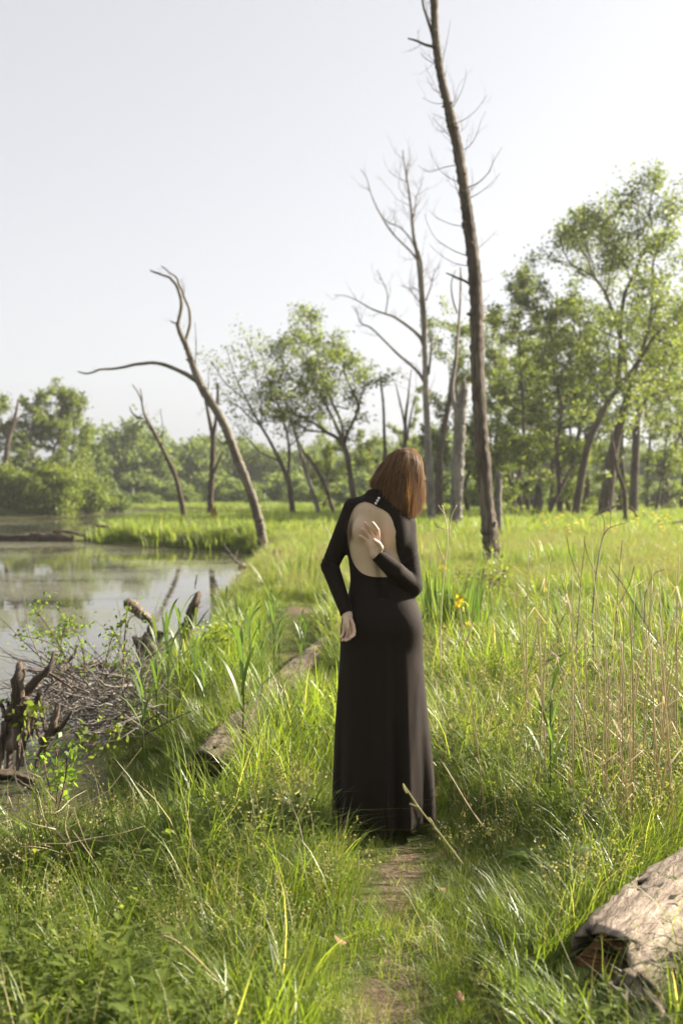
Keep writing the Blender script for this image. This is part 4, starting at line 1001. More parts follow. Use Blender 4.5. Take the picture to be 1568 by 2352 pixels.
class Field:
    def __init__(s, lo, hi, h):
        s.lo = np.array(lo, dtype=float); s.h = h
        s.n = np.ceil((np.array(hi) - s.lo) / h).astype(int) + 1
        s.f = np.full(s.n, 1.0, dtype=np.float32)
        s.ax = [s.lo[i] + h * np.arange(s.n[i]) for i in range(3)]
    def box(s, lo, hi):
        a = np.clip(np.floor((np.array(lo) - s.lo) / s.h).astype(int), 0, s.n)
        b = np.clip(np.ceil((np.array(hi) - s.lo) / s.h).astype(int) + 1, 0, s.n)
        sl = tuple(slice(a[i], b[i]) for i in range(3))
        X = s.ax[0][sl[0]][:, None, None]; Y = s.ax[1][sl[1]][None, :, None]; Z = s.ax[2][sl[2]][None, None, :]
        return sl, X, Y, Z
    def blend(s, sl, d, k):
        a = s.f[sl]; d = d.astype(np.float32)
        if k <= 0:
            s.f[sl] = np.minimum(a, d)
        else:
            hh = np.clip(0.5 + 0.5 * (a - d) / k, 0, 1)
            s.f[sl] = a * (1 - hh) + d * hh - k * hh * (1 - hh)
    def cone(s, a, b, ra, rb, k=0.01, flat=None, clip=None):
        """tapered capsule; flat=(axis vector, factor) squeezes it across that axis"""
        a = np.asarray(a, dtype=float); b = np.asarray(b, dtype=float)
        m = max(ra, rb) + 0.05
        sl, X, Y, Z = s.box(np.minimum(a, b) - m, np.maximum(a, b) + m)
        ab = b - a; l2 = ab @ ab + 1e-12
        t = np.clip(((X - a[0]) * ab[0] + (Y - a[1]) * ab[1] + (Z - a[2]) * ab[2]) / l2, 0, 1)
        dx = X - a[0] - t * ab[0]; dy = Y - a[1] - t * ab[1]; dz = Z - a[2] - t * ab[2]
        d2 = dx * dx + dy * dy + dz * dz
        if flat is not None:
            ax_, fac = flat
            pr = dx * ax_[0] + dy * ax_[1] + dz * ax_[2]
            d2 = d2 + pr * pr * (fac * fac - 1)
        d = np.sqrt(d2) - (ra + (rb - ra) * t)
        if clip is not None:
            d = np.maximum(d, (X - clip[0][0]) * clip[1][0] + (Y - clip[0][1]) * clip[1][1] + (Z - clip[0][2]) * clip[1][2])
        s.blend(sl, d, k)
    def ell(s, c, r, k=0.01, A=None):
        c = np.asarray(c, dtype=float); r = np.asarray(r, dtype=float)
        m = r.max() + 0.05
        sl, X, Y, Z = s.box(c - m, c + m)
        dx, dy, dz = X - c[0], Y - c[1], Z - c[2]
        if A is not None:
            dx, dy, dz = [A[i][0] * dx + A[i][1] * dy + A[i][2] * dz for i in range(3)]
        q = np.sqrt((dx / r[0]) ** 2 + (dy / r[1]) ** 2 + (dz / r[2]) ** 2)
        s.blend(sl, (q - 1) * r.min(), k)
    def mesh(s):
        f = s.f; n = s.n
        ins = f < 0
        c8 = [(i, j, k) for i in (0, 1) for j in (0, 1) for k in (0, 1)]
        cnt = np.zeros(tuple(n - 1), dtype=np.int8)
        for (i, j, k) in c8:
            cnt += ins[i:n[0] - 1 + i, j:n[1] - 1 + j, k:n[2] - 1 + k]
        act = (cnt > 0) & (cnt < 8)
        I, J, K = np.nonzero(act)
        V = {c: f[I + c[0], J + c[1], K + c[2]] for c in c8}
        acc = np.zeros((len(I), 3)); num = np.zeros(len(I))
        for c in c8:
            for ax in range(3):
                if c[ax] == 0:
                    e = list(c); e[ax] = 1; e = tuple(e)
                    a, b = V[c], V[e]
                    x = (a < 0) != (b < 0)
                    t = np.where(x, a / np.where(a == b, 1, a - b), 0)
                    for q in range(3):
                        acc[:, q] += np.where(x, c[q] + (t if q == ax else 0), 0)
                    num += x
        P = s.lo + s.h * (np.stack([I, J, K], 1) + acc / num[:, None])
        idx = np.full(tuple(n - 1), -1, dtype=np.int64)
        idx[I, J, K] = np.arange(len(I))
        F = []
        for ax in range(3):
            o1, o2 = [(1, 2), (2, 0), (0, 1)][ax]
            a = ins.take(range(n[ax] - 1), ax); b = ins.take(range(1, n[ax]), ax)
            x = a != b
            g = np.array(np.nonzero(x))
            ok = (g[o1] > 0) & (g[o2] > 0) & (g[o1] < n[o1] - 1) & (g[o2] < n[o2] - 1)
            g = g[:, ok]
            sgn = a[tuple(g)]
            def cell(d1, d2):
                q = g.copy(); q[o1] -= d1; q[o2] -= d2
                return idx[tuple(q)]
            Q = np.stack([cell(1, 1), cell(0, 1), cell(0, 0), cell(1, 0)], 1)
            Q[~sgn] = Q[~sgn][:, ::-1]
            F.append(Q)
        F = np.vstack(F)
        return P, F[(F >= 0).all(1)]

# torso read off the photograph: py, centre px, half width px, centre y, half depth
TOR = np.array([(1132, 873, 24, -0.005, 0.050), (1146, 872, 30, -0.005, 0.055), (1158, 870, 44, -0.004, 0.070), (1170, 869, 56, 0.0, 0.084), (1190, 868, 63, 0.004, 0.095), (1215, 867, 68, 0.008, 0.102), (1245, 867, 70.5, 0.008, 0.102), (1280, 869, 67, 0.003, 0.096),
                (1315, 871, 64.5, -0.004, 0.090), (1340, 873, 66, -0.008, 0.092), (1375, 875, 75, -0.014, 0.106), (1410, 876, 83, -0.022, 0.122), (1440, 876, 87, -0.024, 0.128), (1475, 876, 83, -0.014, 0.112), (1520, 876, 74, -0.006, 0.095)])
tz = (1905 - TOR[:, 0])[::-1] / SC_
tcx = ((TOR[:, 1] - 880) / SC_)[::-1]; thw = (TOR[:, 2] / SC_)[::-1]; tcy = TOR[:, 3][::-1]; thd = TOR[:, 4][::-1]
SH_L, EL_L, WR_L = L3(812, 1170, 0.0), L3(757, 1300, 0.0), L3(797, 1405, -0.118)
SH_R, EL_R, WR_R = L3(926, 1206, 0.0), L3(944, 1345, -0.045), L3(861, 1268, -0.122)
NECK_A, NECK_B = L3(873, 1150, -0.005), L3(897, 1105, 0.02)
HC = L3(914, 1085, 0.045)
ta = math.radians(24)
HU = np.array([math.sin(ta), 0.0, math.cos(ta)]); HR = np.array([math.cos(ta), 0, -math.sin(ta)]); HF = np.array([0, 1.0, 0])
HA = np.stack([HR, HF, HU])

def smi(z, zs, vs, w=0.022):
    zz = np.linspace(-0.2, 1.8, 1001)
    v = np.interp(zz, zs, vs)
    kx = np.exp(-(np.arange(-60, 61) * 0.002 / w) ** 2); kx /= kx.sum()
    v = np.convolve(np.pad(v, 60, mode='edge'), kx, 'valid')
    return np.interp(z, zz, v)

def torso(F, grow, zlo, k):
    sl, X, Y, Z = F.box((-0.30, -0.25, zlo), (0.30, 0.25, tz[-1] + 0.01))
    z1 = F.ax[2][sl[2]]
    cx = smi(z1, tz, tcx)[None, None, :]; hw = smi(z1, tz, thw)[None, None, :] + grow
    cy = smi(z1, tz, tcy)[None, None, :]; hd = smi(z1, tz, thd)[None, None, :] + grow
    u = (X - cx) / hw; v = (Y - cy) / hd
    q = (np.abs(u) ** 2.3 + np.abs(v) ** 2.3) ** (1 / 2.3)
    d = (q - 1) * np.minimum(hw, hd)
    # spine furrow
    d = d + 0.014 * np.exp(-((X - cx - 0.002) / 0.017) ** 2) * (Y < 0) * ((Z > 0.98) & (Z < 1.36))
    F.blend(sl, np.maximum(d, zlo - Z), k)

def upper(F, g, fore=True):
    torso(F, g, 0.70 if g > 0 else 0.55, 0.0)
    F.cone(L3(818, 1166, 0), L3(858, 1158, -0.004), 0.036 + g, 0.040 + g, 0.03)
    F.cone(L3(858, 1158, -0.004), SH_R, 0.040 + g, 0.043 + g, 0.03)
    F.cone(L3(850, 1170, -0.035), L3(905, 1185, -0.035), 0.045 + g, 0.045 + g, 0.03)
    F.cone(SH_L, EL_L, 0.041 + g, 0.032 + g, 0.022)
    F.cone(SH_R, EL_R, 0.044 + g, 0.037 + g, 0.022)
    if fore:
        F.cone(EL_L, WR_L, 0.033 + g, 0.0215 + g, 0.012)
        F.cone(EL_R, L3(905, 1308, -0.112), 0.037 + g, 0.034 + g, 0.010)
        F.cone(L3(905, 1308, -0.112), WR_R, 0.034 + g, 0.0225 + g, 0.012)
    F.cone(NECK_A, NECK_B, 0.047 + g, 0.044 + g, 0.025)

def finger(F, pts, r0, r1):
    pts = [np.asarray(p, dtype=float) for p in pts]
    n = len(pts) - 1
    for i in range(n):
        a = r0 + (r1 - r0) * i / n; b = r0 + (r1 - r0) * (i + 1) / n
        F.cone(pts[i], pts[i + 1], a, b, 0.002)

HB = 0.0022
body = Field((-0.30, -0.24, -0.02), (0.26, 0.28, 1.66), 0.0031)
upper(body, 0.0)
# shoulder blades
body.ell(L3(828, 1216, -0.068), (0.036, 0.032, 0.048), 0.022)
body.ell(L3(901, 1220, -0.070), (0.042, 0.034, 0.060), 0.024)
# head, with a face on the side turned away
body.ell(HC, (0.074, 0.092, 0.108), 0.02, HA)
body.ell(HC + HF * 0.035 - HU * 0.055, (0.055, 0.055, 0.065), 0.02, HA)
body.ell(HC + HF * 0.098 - HU * 0.012, (0.012, 0.020, 0.026), 0.008, HA)
body.ell(HC + HF * 0.088 - HU * 0.058, (0.024, 0.010, 0.007), 0.005, HA)
body.ell(HC + HF * 0.084 - HU * 0.068, (0.021, 0.010, 0.007), 0.005, HA)
body.ell(HC + HF * 0.082 - HU * 0.098, (0.022, 0.018, 0.016), 0.012, HA)
for s in (-1, 1):
    body.ell(HC + HR * s * 0.076 - HU * 0.012 + HF * 0.0, (0.008, 0.020, 0.031), 0.006, HA)
# legs and feet under the skirt
for px, yy in ((848, -0.01), (921, 0.02)):
    s = -1 if px < 880 else 1
    hip = np.array([s * 0.066 - 0.007, 0.0, 0.86]); kn = np.array([s * 0.075 + .01, 0.02, 0.47]); an = L3(px, 1846, yy)
    body.cone(hip, kn, 0.074, 0.052, 0.03)
    body.cone(kn, kn * 0.6 + an * 0.4 + np.array([0, -0.015, 0]), 0.050, 0.047, 0.02)
    body.cone(kn * 0.6 + an * 0.4 + np.array([0, -0.015, 0]), an, 0.047, 0.029, 0.02)
    heel = an + np.array([0, -0.020, -0.048]); ball = an + np.array([s * 0.014, 0.125, -0.088]); toe = an + np.array([s * 0.020, 0.185, -0.092])
    body.cone(an, heel, 0.029, 0.027, 0.015)
    body.cone(heel, ball, 0.026, 0.024, 0.02)
    for k in range(5):
        o = (k - 2) * 0.0135
        body.cone(ball + np.array([o * 0.8, 0.01, -0.004]), toe + np.array([o * 1.15, -abs(k - 1) * 0.008, -0.004]), 0.012, 0.0075, 0.004)
# right hand, palm outwards, laid against the back
y0 = -0.126
wr = WR_R + np.array([0, -0.002, 0])
yv = np.array([0, 1.0, 0])
mcp = {'i': L3(866, 1231, y0 - .004), 'm': L3(856, 1229, y0 - .001), 'r': L3(848.5, 1233, y0), 'l': L3(842.5, 1241, y0 - .002)}
for k_, q in mcp.items():
    body.cone(wr + (q - wr) * 0.05, q, 0.0155, 0.0105, 0.009)
body.cone(wr, L3(858, 1250, y0 - .002), 0.021, 0.018, 0.012, flat=(yv, 1.25))
finger(body, [mcp['i'], L3(864, 1214, y0 - .012), L3(857.5, 1204.5, y0 - .026), L3(852.5, 1198, y0 - .036)], 0.0094, 0.0066)
finger(body, [mcp['m'], L3(847.5, 1213, y0 - .010), L3(841, 1205, y0 - .024), L3(835.5, 1198, y0 - .034)], 0.0096, 0.0066)
finger(body, [mcp['r'], L3(840, 1222.5, y0 - .010), L3(834.5, 1216, y0 - .022), L3(829.5, 1211, y0 - .031)], 0.0090, 0.0062)
finger(body, [mcp['l'], L3(834.5, 1233.5, y0 - .010), L3(829, 1229.5, y0 - .018), L3(825, 1227, y0 - .024)], 0.0080, 0.0056)
finger(body, [L3(867, 1261, y0 - .010), L3(870.5, 1253, y0 - .022), L3(866.5, 1244.5, y0 - .034)], 0.0140, 0.0100)
finger(body, [L3(866.5, 1244.5, y0 - .034), L3(861, 1240, y0 - .041), L3(855.5, 1235.5, y0 - .046)], 0.0098, 0.0074)
# left hand, hanging, palm half turned back and fingers curled
y1 = -0.132
wl = WR_L
ml = {'i': L3(809.5, 1427, y1 - .014), 'm': L3(803.5, 1432, y1 + .006), 'r': L3(796.5, 1434, y1 + .012), 'l': L3(789.5, 1432, y1 + .010)}
for k_, q in ml.items():
    body.cone(wl + (q - wl) * 0.05, q, 0.0150, 0.0088, 0.007)
finger(body, [ml['i'], L3(812, 1439, y1 - .024), L3(811, 1446.5, y1 - .038), L3(805, 1450, y1 - .050)], 0.0084, 0.0062)
finger(body, [ml['m'], L3(805.5, 1447, y1 + .002), L3(802, 1456, y1 - .014), L3(793, 1459, y1 - .030)], 0.0084, 0.0060)
finger(body, [ml['r'], L3(797, 1448, y1 + .010), L3(794, 1456, y1 - .004), L3(785.5, 1460, y1 - .018)], 0.0078, 0.0056)
finger(body, [ml['l'], L3(788.5, 1442, y1 + .006), L3(786.5, 1449, y1 - .004), L3(782.5, 1454, y1 - .012)], 0.0070, 0.0050)
finger(body, [L3(794.5, 1408, y1 - .006), L3(794, 1415, y1 - .024), L3(795, 1421, y1 - .036)], 0.0145, 0.0105)
finger(body, [L3(795, 1421, y1 - .036), L3(796, 1426, y1 - .040), L3(797, 1430.5, y1 - .040)], 0.0104, 0.0076)

P, Fq = body.mesh()
person = thing('person', 'person with auburn bob in a long black open backed dress, one hand behind the back', 'person', (WX, WY, 0.0))
off = np.array([WX, WY, 0.0])
bm_ = MB(); bm_.add(P + off, Fq)

m, nt, out = newmat('skin')
tc = nd(nt, 'ShaderNodeTexCoord')
n1 = nd(nt, 'ShaderNodeTexNoise', {'Vector': tc.outputs['Object'], 'Scale': 9.0, 'Detail': 4.0})
n2 = nd(nt, 'ShaderNodeTexNoise', {'Vector': tc.outputs['Object'], 'Scale': 60.0, 'Detail': 3.0})
base = ramp(nt, n1.outputs['Fac'], [(0.3, (0.49, 0.355, 0.235)), (0.7, (0.575, 0.44, 0.31))])
fine = ramp(nt, n2.outputs['Fac'], [(0.62, (1, 1, 1)), (0.78, (0.90, 0.82, 0.78))])
mx = nd(nt, 'ShaderNodeMix', {'Factor': 1.0, 6: base, 7: fine}, data_type='RGBA', blend_type='MULTIPLY')
# hands and finger tips pinker than the back, with light on them put into the colour
dmin = None
ha = nd(nt, 'ShaderNodeAttribute', attribute_name='pink_lit')
mp_ = nd(nt, 'ShaderNodeMix', {'Factor': ha.outputs['Fac'], 6: mx.outputs[2], 7: (0.80, 0.50, 0.41, 1)}, data_type='RGBA')
p = nd(nt, 'ShaderNodeBsdfPrincipled', {'Base Color': mp_.outputs[2], 'Roughness': 0.5, 'Specular IOR Level': 0.35, 'Subsurface Weight': 0.12, 'Subsurface Radius': (0.012, 0.005, 0.003), 'Subsurface Scale': 0.6})
nt.links.new(p.outputs[0], out.inputs[0])
bo = bm_.build('body', m, person)
pk = np.zeros(len(P))
tips = [L3(852.5, 1198, y0 - .036), L3(835.5, 1198, y0 - .034), L3(829.5, 1211, y0 - .031), L3(825, 1227, y0 - .024), L3(805, 1450, y1 - .050), L3(793, 1459, y1 - .030), L3(785.5, 1460, y1 - .018), L3(782.5, 1454, y1 - .012)]
for q in tips:
    pk = np.maximum(pk, 0.85 * np.exp(-((P - q) ** 2).sum(1) / 0.016 ** 2))
for q in (WR_R + np.array([-.01, 0, .05]), WR_L + np.array([0, 0, -.05])):
    pk = np.maximum(pk, 0.45 * np.exp(-((P - q) ** 2).sum(1) / 0.06 ** 2))
aa = bo.data.attributes.new('pink_lit', 'FLOAT', 'POINT'); aa.data.foreach_set('value', pk.astype(np.float32))

# nails
nail_m = flat_mat('nail', (0.72, 0.50, 0.44), 0.25)
def nail(tip, dirv, nrm, w, l):
    tip = np.asarray(tip); d = unit(dirv); n_ = unit(nrm - d * np.dot(nrm, d)); s_ = np.cross(d, n_)
    V = []
    for i in range(5):
        for j in range(5):
            u = (i / 4 - .5); v = (j / 4 - .5)
            rr_ = 1 - 0.25 * abs(2 * v) ** 3
            V.append(tip + off + s_ * u * w * rr_ + d * v * l + n_ * (0.0012 - 0.0075 * (2 * u) ** 2 * 0.45 - 0.002 * max(0, 2 * v) ** 2))
    Fn = np.array([[i * 5 + j, (i + 1) * 5 + j, (i + 1) * 5 + j + 1, i * 5 + j + 1] for i in range(4) for j in range(4)])
    mb = MB(); mb.add(V, Fn); mb.build('nail', nail_m, person)
nail(L3(857.5, 1236.5, y0 - .0535), L3(855.5, 1235.5, 0) - L3(861, 1240, 0), np.array([0.1, -1, 0.15]), 0.011, 0.014)
nail(L3(796.6, 1428.5, y1 - .0485), L3(797, 1430.5, 0) - L3(796, 1424, 0), np.array([0, -1, 0.1]), 0.011, 0.014)

# ---- dress
dr = Field((-0.30, -0.26, -0.015), (0.27, 0.26, 1.46), 0.0036)
upper(dr, 0.0055, False)
dr.ell(L3(822, 1216, -0.066), (0.050, 0.035, 0.060), 0.03)
dr.ell(L3(905, 1222, -0.066), (0.050, 0.035, 0.065), 0.03)
SK = np.array([(1345, 846, 902, .035), (1380, 806, 946, .098), (1420, 791, 962, .122), (1467, 784, 967, .133), (1520, 779, 971, .140), (1576, 775, 976, .146), (1665, 769, 985, .156), (1779, 764, 997, .168), (1876, 761, 1001, .178), (1915, 761, 1002, .182)], dtype=float)
sz = ((1905 - SK[:, 0]) / SC_)[::-1]; sL = ((SK[:, 1] - 880) / SC_)[::-1]; sR = ((SK[:, 2] - 880) / SC_)[::-1]; sD = SK[:, 3][::-1]
sl, X, Y, Z = dr.box((-0.30, -0.26, -0.02), (0.30, 0.26, sz[-1]))
z1 = dr.ax[2][sl[2]]
l_ = smi(z1, sz, sL)[None, None, :]; r_ = smi(z1, sz, sR)[None, None, :]; d_ = smi(z1, sz, sD)[None, None, :]
cyk = smi(z1, [0, 0.85, 0.97], [0.0, -0.018, -0.014], 0.06)[None, None, :]
cx = (l_ + r_) / 2; hw = (r_ - l_) / 2
u = (X - cx) / hw; v = (Y - cyk) / d_
th = np.arctan2(v, u)
amp = smi(z1, [0, 0.35, 0.62, 0.80], [0.098, 0.064, 0.024, 0.0], 0.05)[None, None, :]
xb = X * SC_ + 880 + 12 * (Z - 0.4) * np.sign(X)     # px of this spot from behind
def fold(c, w, a):
    return a * np.exp(-((xb - c) / w) ** 2)
back = fold(884, 10, 1.6) + fold(850, 15, -1.2) + fold(904, 9, -1.7) + fold(932, 11, 1.1) + fold(966, 10, -0.8) + fold(806, 13, 0.9) + fold(783, 8, -0.8) + fold(990, 8, 0.5) + fold(825, 10, 0.1)
frontf = np.cos(9 * th + 0.6) * 0.7
fo = amp * np.where(Y < 0, back * np.clip(-v * 1.6, 0, 1), frontf * np.clip(v * 1.6, 0, 1))
q = (np.abs(u) ** 2.15 + np.abs(v) ** 2.15) ** (1 / 2.15)
ds = (q - 1 - fo) * np.minimum(hw, d_)
top_ = np.maximum(ds, Z - sz[-1])
dr.blend(sl, top_, 0.03)
# buttocks round out the cloth
dr.ell(L3(842, 1435, -0.072), (0.066, 0.062, 0.085), 0.04)
dr.ell(L3(914, 1435, -0.076), (0.074, 0.064, 0.085), 0.04)
# hollow under the hem
hx = np.array([761, 783, 812, 838, 850, 862, 871, 888, 897, 905, 930, 955, 1002]); hy = np.array([1880, 1903, 1894, 1884, 1885, 1891, 1899, 1899.5, 1890, 1886, 1884, 1877, 1885])
sl, X, Y, Z = dr.box((-0.30, -0.26, -0.02), (0.30, 0.26, 0.45))
z1 = dr.ax[2][sl[2]]
inn = (np.abs((X - cx[:, :, :len(z1)]) / (hw[:, :, :len(z1)] - 0.010)) ** 2.15 + np.abs((Y - cyk[:, :, :len(z1)]) / (d_[:, :, :len(z1)] - 0.010)) ** 2.15) ** (1 / 2.15) - 1 - fo[:, :, :len(z1)]
dr.f[sl] = np.maximum(dr.f[sl], -np.maximum(inn * 0.15, Z - 0.42))
hem = (1905 - np.interp((X[:, 0, 0] * SC_ + 880), hx, hy)) / SC_
dr.f[sl] = np.maximum(dr.f[sl], np.where(Y < 0.02, hem[:, None, None], 0.012) - Z)
# neck, cuffs
nd_ = unit(NECK_B - NECK_A)
cut = NECK_A + nd_ * 0.034
sl, X, Y, Z = dr.box((-0.12, -0.12, 1.36), (0.2, 0.2, 1.46))
dr.f[sl] = np.maximum(dr.f[sl], (X - cut[0]) * nd_[0] + (Y - cut[1]) * nd_[1] + (Z - cut[2]) * nd_[2])
# the back is opened first, then the forearms' sleeves are laid over it
OPEN = np.array([(836, 1151), (822, 1156), (810, 1169), (802, 1190), (797.5, 1211), (797, 1230), (799, 1252), (804.5, 1277), (813, 1296), (824, 1309), (838, 1317), (856, 1321), (875, 1322), (898, 1320), (913, 1312), (920, 1300), (915, 1282), (909, 1263), (905.5, 1240), (903, 1220), (899, 1196), (891, 1180), (880, 1171), (865, 1163), (850, 1155)], dtype=float)
op = spline(np.vstack([OPEN, OPEN[:1]]), 110)
sl, X, Y, Z = dr.box((-0.2, -0.26, 1.02), (0.12, 0.0, 1.42))
X2 = (X[:, 0, 0] * SC_ + 880)[:, None] + 0 * Z[0, 0, :][None, :]; Z2 = 1905 - Z[0, 0, :][None, :] * SC_ + 0 * X2
dd = seg_dist(X2, Z2, op, True) / SC_
insd = np.zeros(X2.shape, bool)
for i in range(len(op)):
    a, b = op[i], op[(i + 1) % len(op)]
    c = (a[1] > Z2) != (b[1] > Z2)
    insd ^= c & (X2 < a[0] + (Z2 - a[1]) * (b[0] - a[0]) / (b[1] - a[1] + 1e-12))
sd2 = np.where(insd, -dd, dd)[:, None, :]
dr.f[sl] = np.maximum(dr.f[sl], -np.maximum(sd2, Y + 0.02))
g = 0.0055
FM = L3(905, 1308, -0.112)
d_r = unit(WR_R - FM)
dr.cone(SH_R * 0.45 + EL_R * 0.55, EL_R, 0.040 + g, 0.037 + g, 0.006)
dr.cone(EL_R, FM, 0.037 + g, 0.034 + g, 0.008)
dr.cone(FM, WR_R, 0.034 + g, 0.0225 + g, 0.004, clip=(WR_R - d_r * 0.004, d_r))
d_l = unit(WR_L - EL_L)
dr.cone(EL_L, WR_L, 0.033 + g, 0.0215 + g, 0.006, clip=(WR_L - d_l * 0.004, d_l))
# creases at the bend of each sleeve
for cpt, dirn, n_, w_, a_ in ((L3(748, 1290, 0), unit(EL_L - SH_L), 4, 0.021, 0.0014), (L3(946, 1285, 0), unit(EL_R - SH_R), 5, 0.024, 0.0014)):
    sl, X, Y, Z = dr.box(cpt - 0.09, cpt + 0.09)
    t_ = (X - cpt[0]) * dirn[0] + (Z - cpt[2]) * dirn[2] + 0.25 * (X - cpt[0]) + 0.3 * Y
    w2 = np.exp(-(((X - cpt[0]) ** 2 + (Z - cpt[2]) ** 2) / 0.055 ** 2))
    dr.f[sl] += (a_ * np.sin(t_ / w_ * 2 * PI) * w2).astype(np.float32)
P2, F2 = dr.mesh()
db = MB(); db.add(P2 + off, F2)
m, nt, out = newmat('black_jersey')
tc = nd(nt, 'ShaderNodeTexCoord')
n1 = nd(nt, 'ShaderNodeTexNoise', {'Vector': tc.outputs['Object'], 'Scale': 350.0, 'Detail': 2.0})
n2 = nd(nt, 'ShaderNodeTexNoise', {'Vector': tc.outputs['Object'], 'Scale': 14.0, 'Detail': 4.0})
b1 = nd(nt, 'ShaderNodeBump', {'Strength': 0.15, 'Distance': 0.002, 'Height': n1.outputs['Fac']})
b2 = nd(nt, 'ShaderNodeBump', {'Strength': 0.25, 'Distance': 0.012, 'Height': n2.outputs['Fac'], 'Normal': b1.outputs[0]})
p = nd(nt, 'ShaderNodeBsdfPrincipled', {'Base Color': (0.0135, 0.0082, 0.0054, 1), 'Roughness': 0.85, 'Specular IOR Level': 0.2, 'Sheen Weight': 0.015, 'Sheen Roughness': 0.45, 'Sheen Tint': (0.9, 0.75, 0.7, 1), 'Normal': b2.outputs[0]})
nt.links.new(p.outputs[0], out.inputs[0])
db.build('dress', m, person)

# ---- pearl buttons of the collar
pearl = flat_mat('pearl', (0.80, 0.77, 0.72), 0.2, **{'Coat Weight': 0.4})
def ball(c, r, name, mat, sc=(1, 1, 1)):
    th = np.linspace(0, PI, 9); ph = np.linspace(0, 2 * PI, 13)[:-1]
    V = [c + np.array([math.sin(a) * math.cos(b) * r * sc[0], math.sin(a) * math.sin(b) * r * sc[1], math.cos(a) * r * sc[2]]) for a in th for b in ph]
    Fb = np.array([[i * 12 + j, (i + 1) * 12 + j, (i + 1) * 12 + (j + 1) % 12, i * 12 + (j + 1) % 12] for i in range(8) for j in range(12)])
    mb = MB(); mb.add(V, Fb); return mb.build(name, mat, person)
for px, py in ((868, 1143.8), (864.5, 1149.5), (861, 1155.3)):
    c = L3(px, py)
    near = (np.abs(P2[:, 0] - c[0]) < 0.006) & (np.abs(P2[:, 2] - c[2]) < 0.006)
    c[1] = (P2[near, 1].min() if near.any() else -0.07) - 0.002
    ball(c + off, 0.0058, 'button', pearl)

eye_m = flat_mat('eye', (0.78, 0.76, 0.73), 0.15)
iris_m = flat_mat('iris', (0.05, 0.03, 0.02), 0.1)
for s in (-1, 1):
    c = HC + HR * s * 0.031 + HF * 0.0775 + HU * 0.012
    ball(c + off, 0.0125, 'eye', eye_m)
    ball(c + off + HF * 0.0088, 0.0058, 'iris', iris_m, (1, 0.8, 1))
    ball(c + off + HF * 0.006 + HU * 0.022, 0.005, 'eyebrow', iris_m, (3.0, 0.8, 0.5))
# ---- hair: an inner shell and many fine locks lying over it
ru = np.array([0.0, 0.07, 0.16, 0.30, 0.50, 0.75, 1.0])
RL = np.array([(932, 1028), (908, 1033), (892, 1043), (881, 1060), (868, 1080), (855, 1103), (856, 1114)], dtype=float)
RR = np.array([(940, 1026), (955, 1031), (965, 1044), (972, 1062), (974, 1092), (974, 1135), (970, 1172)], dtype=float)
RD = np.array([0.010, 0.045, 0.072, 0.092, 0.105, 0.106, 0.098]); RYc = np.array([0.045, 0.04, 0.035, 0.03, 0.026, 0.024, 0.022])
def hair_pt(u, phi, k=1.0):
    """phi 0 faces the camera, +-pi/2 the two sides"""
    lx = np.interp(u, ru, RL[:, 0]); ly = np.interp(u, ru, RL[:, 1]); rx = np.interp(u, ru, RR[:, 0]); ry = np.interp(u, ru, RR[:, 1])
    s = 0.5 + 0.5 * np.sin(phi) * k
    cxp = lx + (rx - lx) * s; cyp = ly + (ry - ly) * s + 35 * np.clip((u - 0.45) / 0.55, 0, 1) ** 1.5 * np.sin(PI * np.clip(s, 0, 1))
    cyp = cyp - 6 * np.sin(PI * np.clip(s, 0, 1)) * np.clip(u / 0.1, 0, 1) * np.clip((0.6 - u) / 0.3, 0, 1)
    y = np.interp(u, ru, RYc) - np.cos(phi) * np.interp(u, ru, RD) * k
    return np.stack([(cxp - 880) / SC_, y, (1905 - cyp) / SC_], -1)
hm, nt, out = newmat('auburn_hair')
geo = nd(nt, 'ShaderNodeNewGeometry')
ca = ramp(nt, geo.outputs['Random Per Island'], [(0.0, (0.095, 0.058, 0.032)), (0.5, (0.165, 0.105, 0.060)), (0.85, (0.24, 0.155, 0.088)), (1.0, (0.36, 0.25, 0.145))])
p = nd(nt, 'ShaderNodeBsdfPrincipled', {'Base Color': ca, 'Roughness': 0.5, 'Specular IOR Level': 0.12})
tcl = nd(nt, 'ShaderNodeMix', {'Factor': 1.0, 6: ca, 7: (2.6, 1.9, 1.0, 1)}, data_type='RGBA', blend_type='MULTIPLY')
tl = nd(nt, 'ShaderNodeBsdfTranslucent', {'Color': tcl.outputs[2]})
ms = nd(nt, 'ShaderNodeMixShader', {0: 0.42, 1: p.outputs[0], 2: tl.outputs[0]})
nt.links.new(ms.outputs[0], out.inputs[0])
hb = MB()
uu = np.linspace(0, 0.86, 16); pp = np.linspace(-2.35, 2.35, 40)
A, B = np.meshgrid(uu, pp, indexing='ij')
V = hair_pt(A.ravel(), B.ravel(), 0.88)
q = np.array([[i * 40 + j, i * 40 + j + 1, (i + 1) * 40 + j + 1, (i + 1) * 40 + j] for i in range(15) for j in range(39)])
hb.add(V + off, q)
hr = np.random.RandomState(5)
n_l = 13000
ph0 = hr.uniform(-2.5, 2.5, n_l)
lay = 0.90 + 0.11 * hr.rand(n_l) ** 0.6
u1 = np.where(hr.rand(n_l) < 0.82, 1.02 - 0.13 * hr.rand(n_l) ** 1.6, 0.5 + 0.45 * hr.rand(n_l))
u0 = np.where(hr.rand(n_l) < 0.6, 0.02 + 0.08 * hr.rand(n_l), 0.1 + 0.4 * hr.rand(n_l))
stray = hr.rand(n_l) < 0.11
SEG = 9
T = np.linspace(0, 1, SEG + 1)
Ug = u0[:, None] + (u1 - u0)[:, None] * T[None, :]
sweep = (0.18 * hr.randn(n_l))[:, None] * (T[None, :] - 0.4) + 0.10 * np.sin(T[None, :] * 5 + hr.rand(n_l)[:, None] * 6) * hr.rand(n_l)[:, None] * 0.4
Pg_ = (ph0[:, None] + sweep)
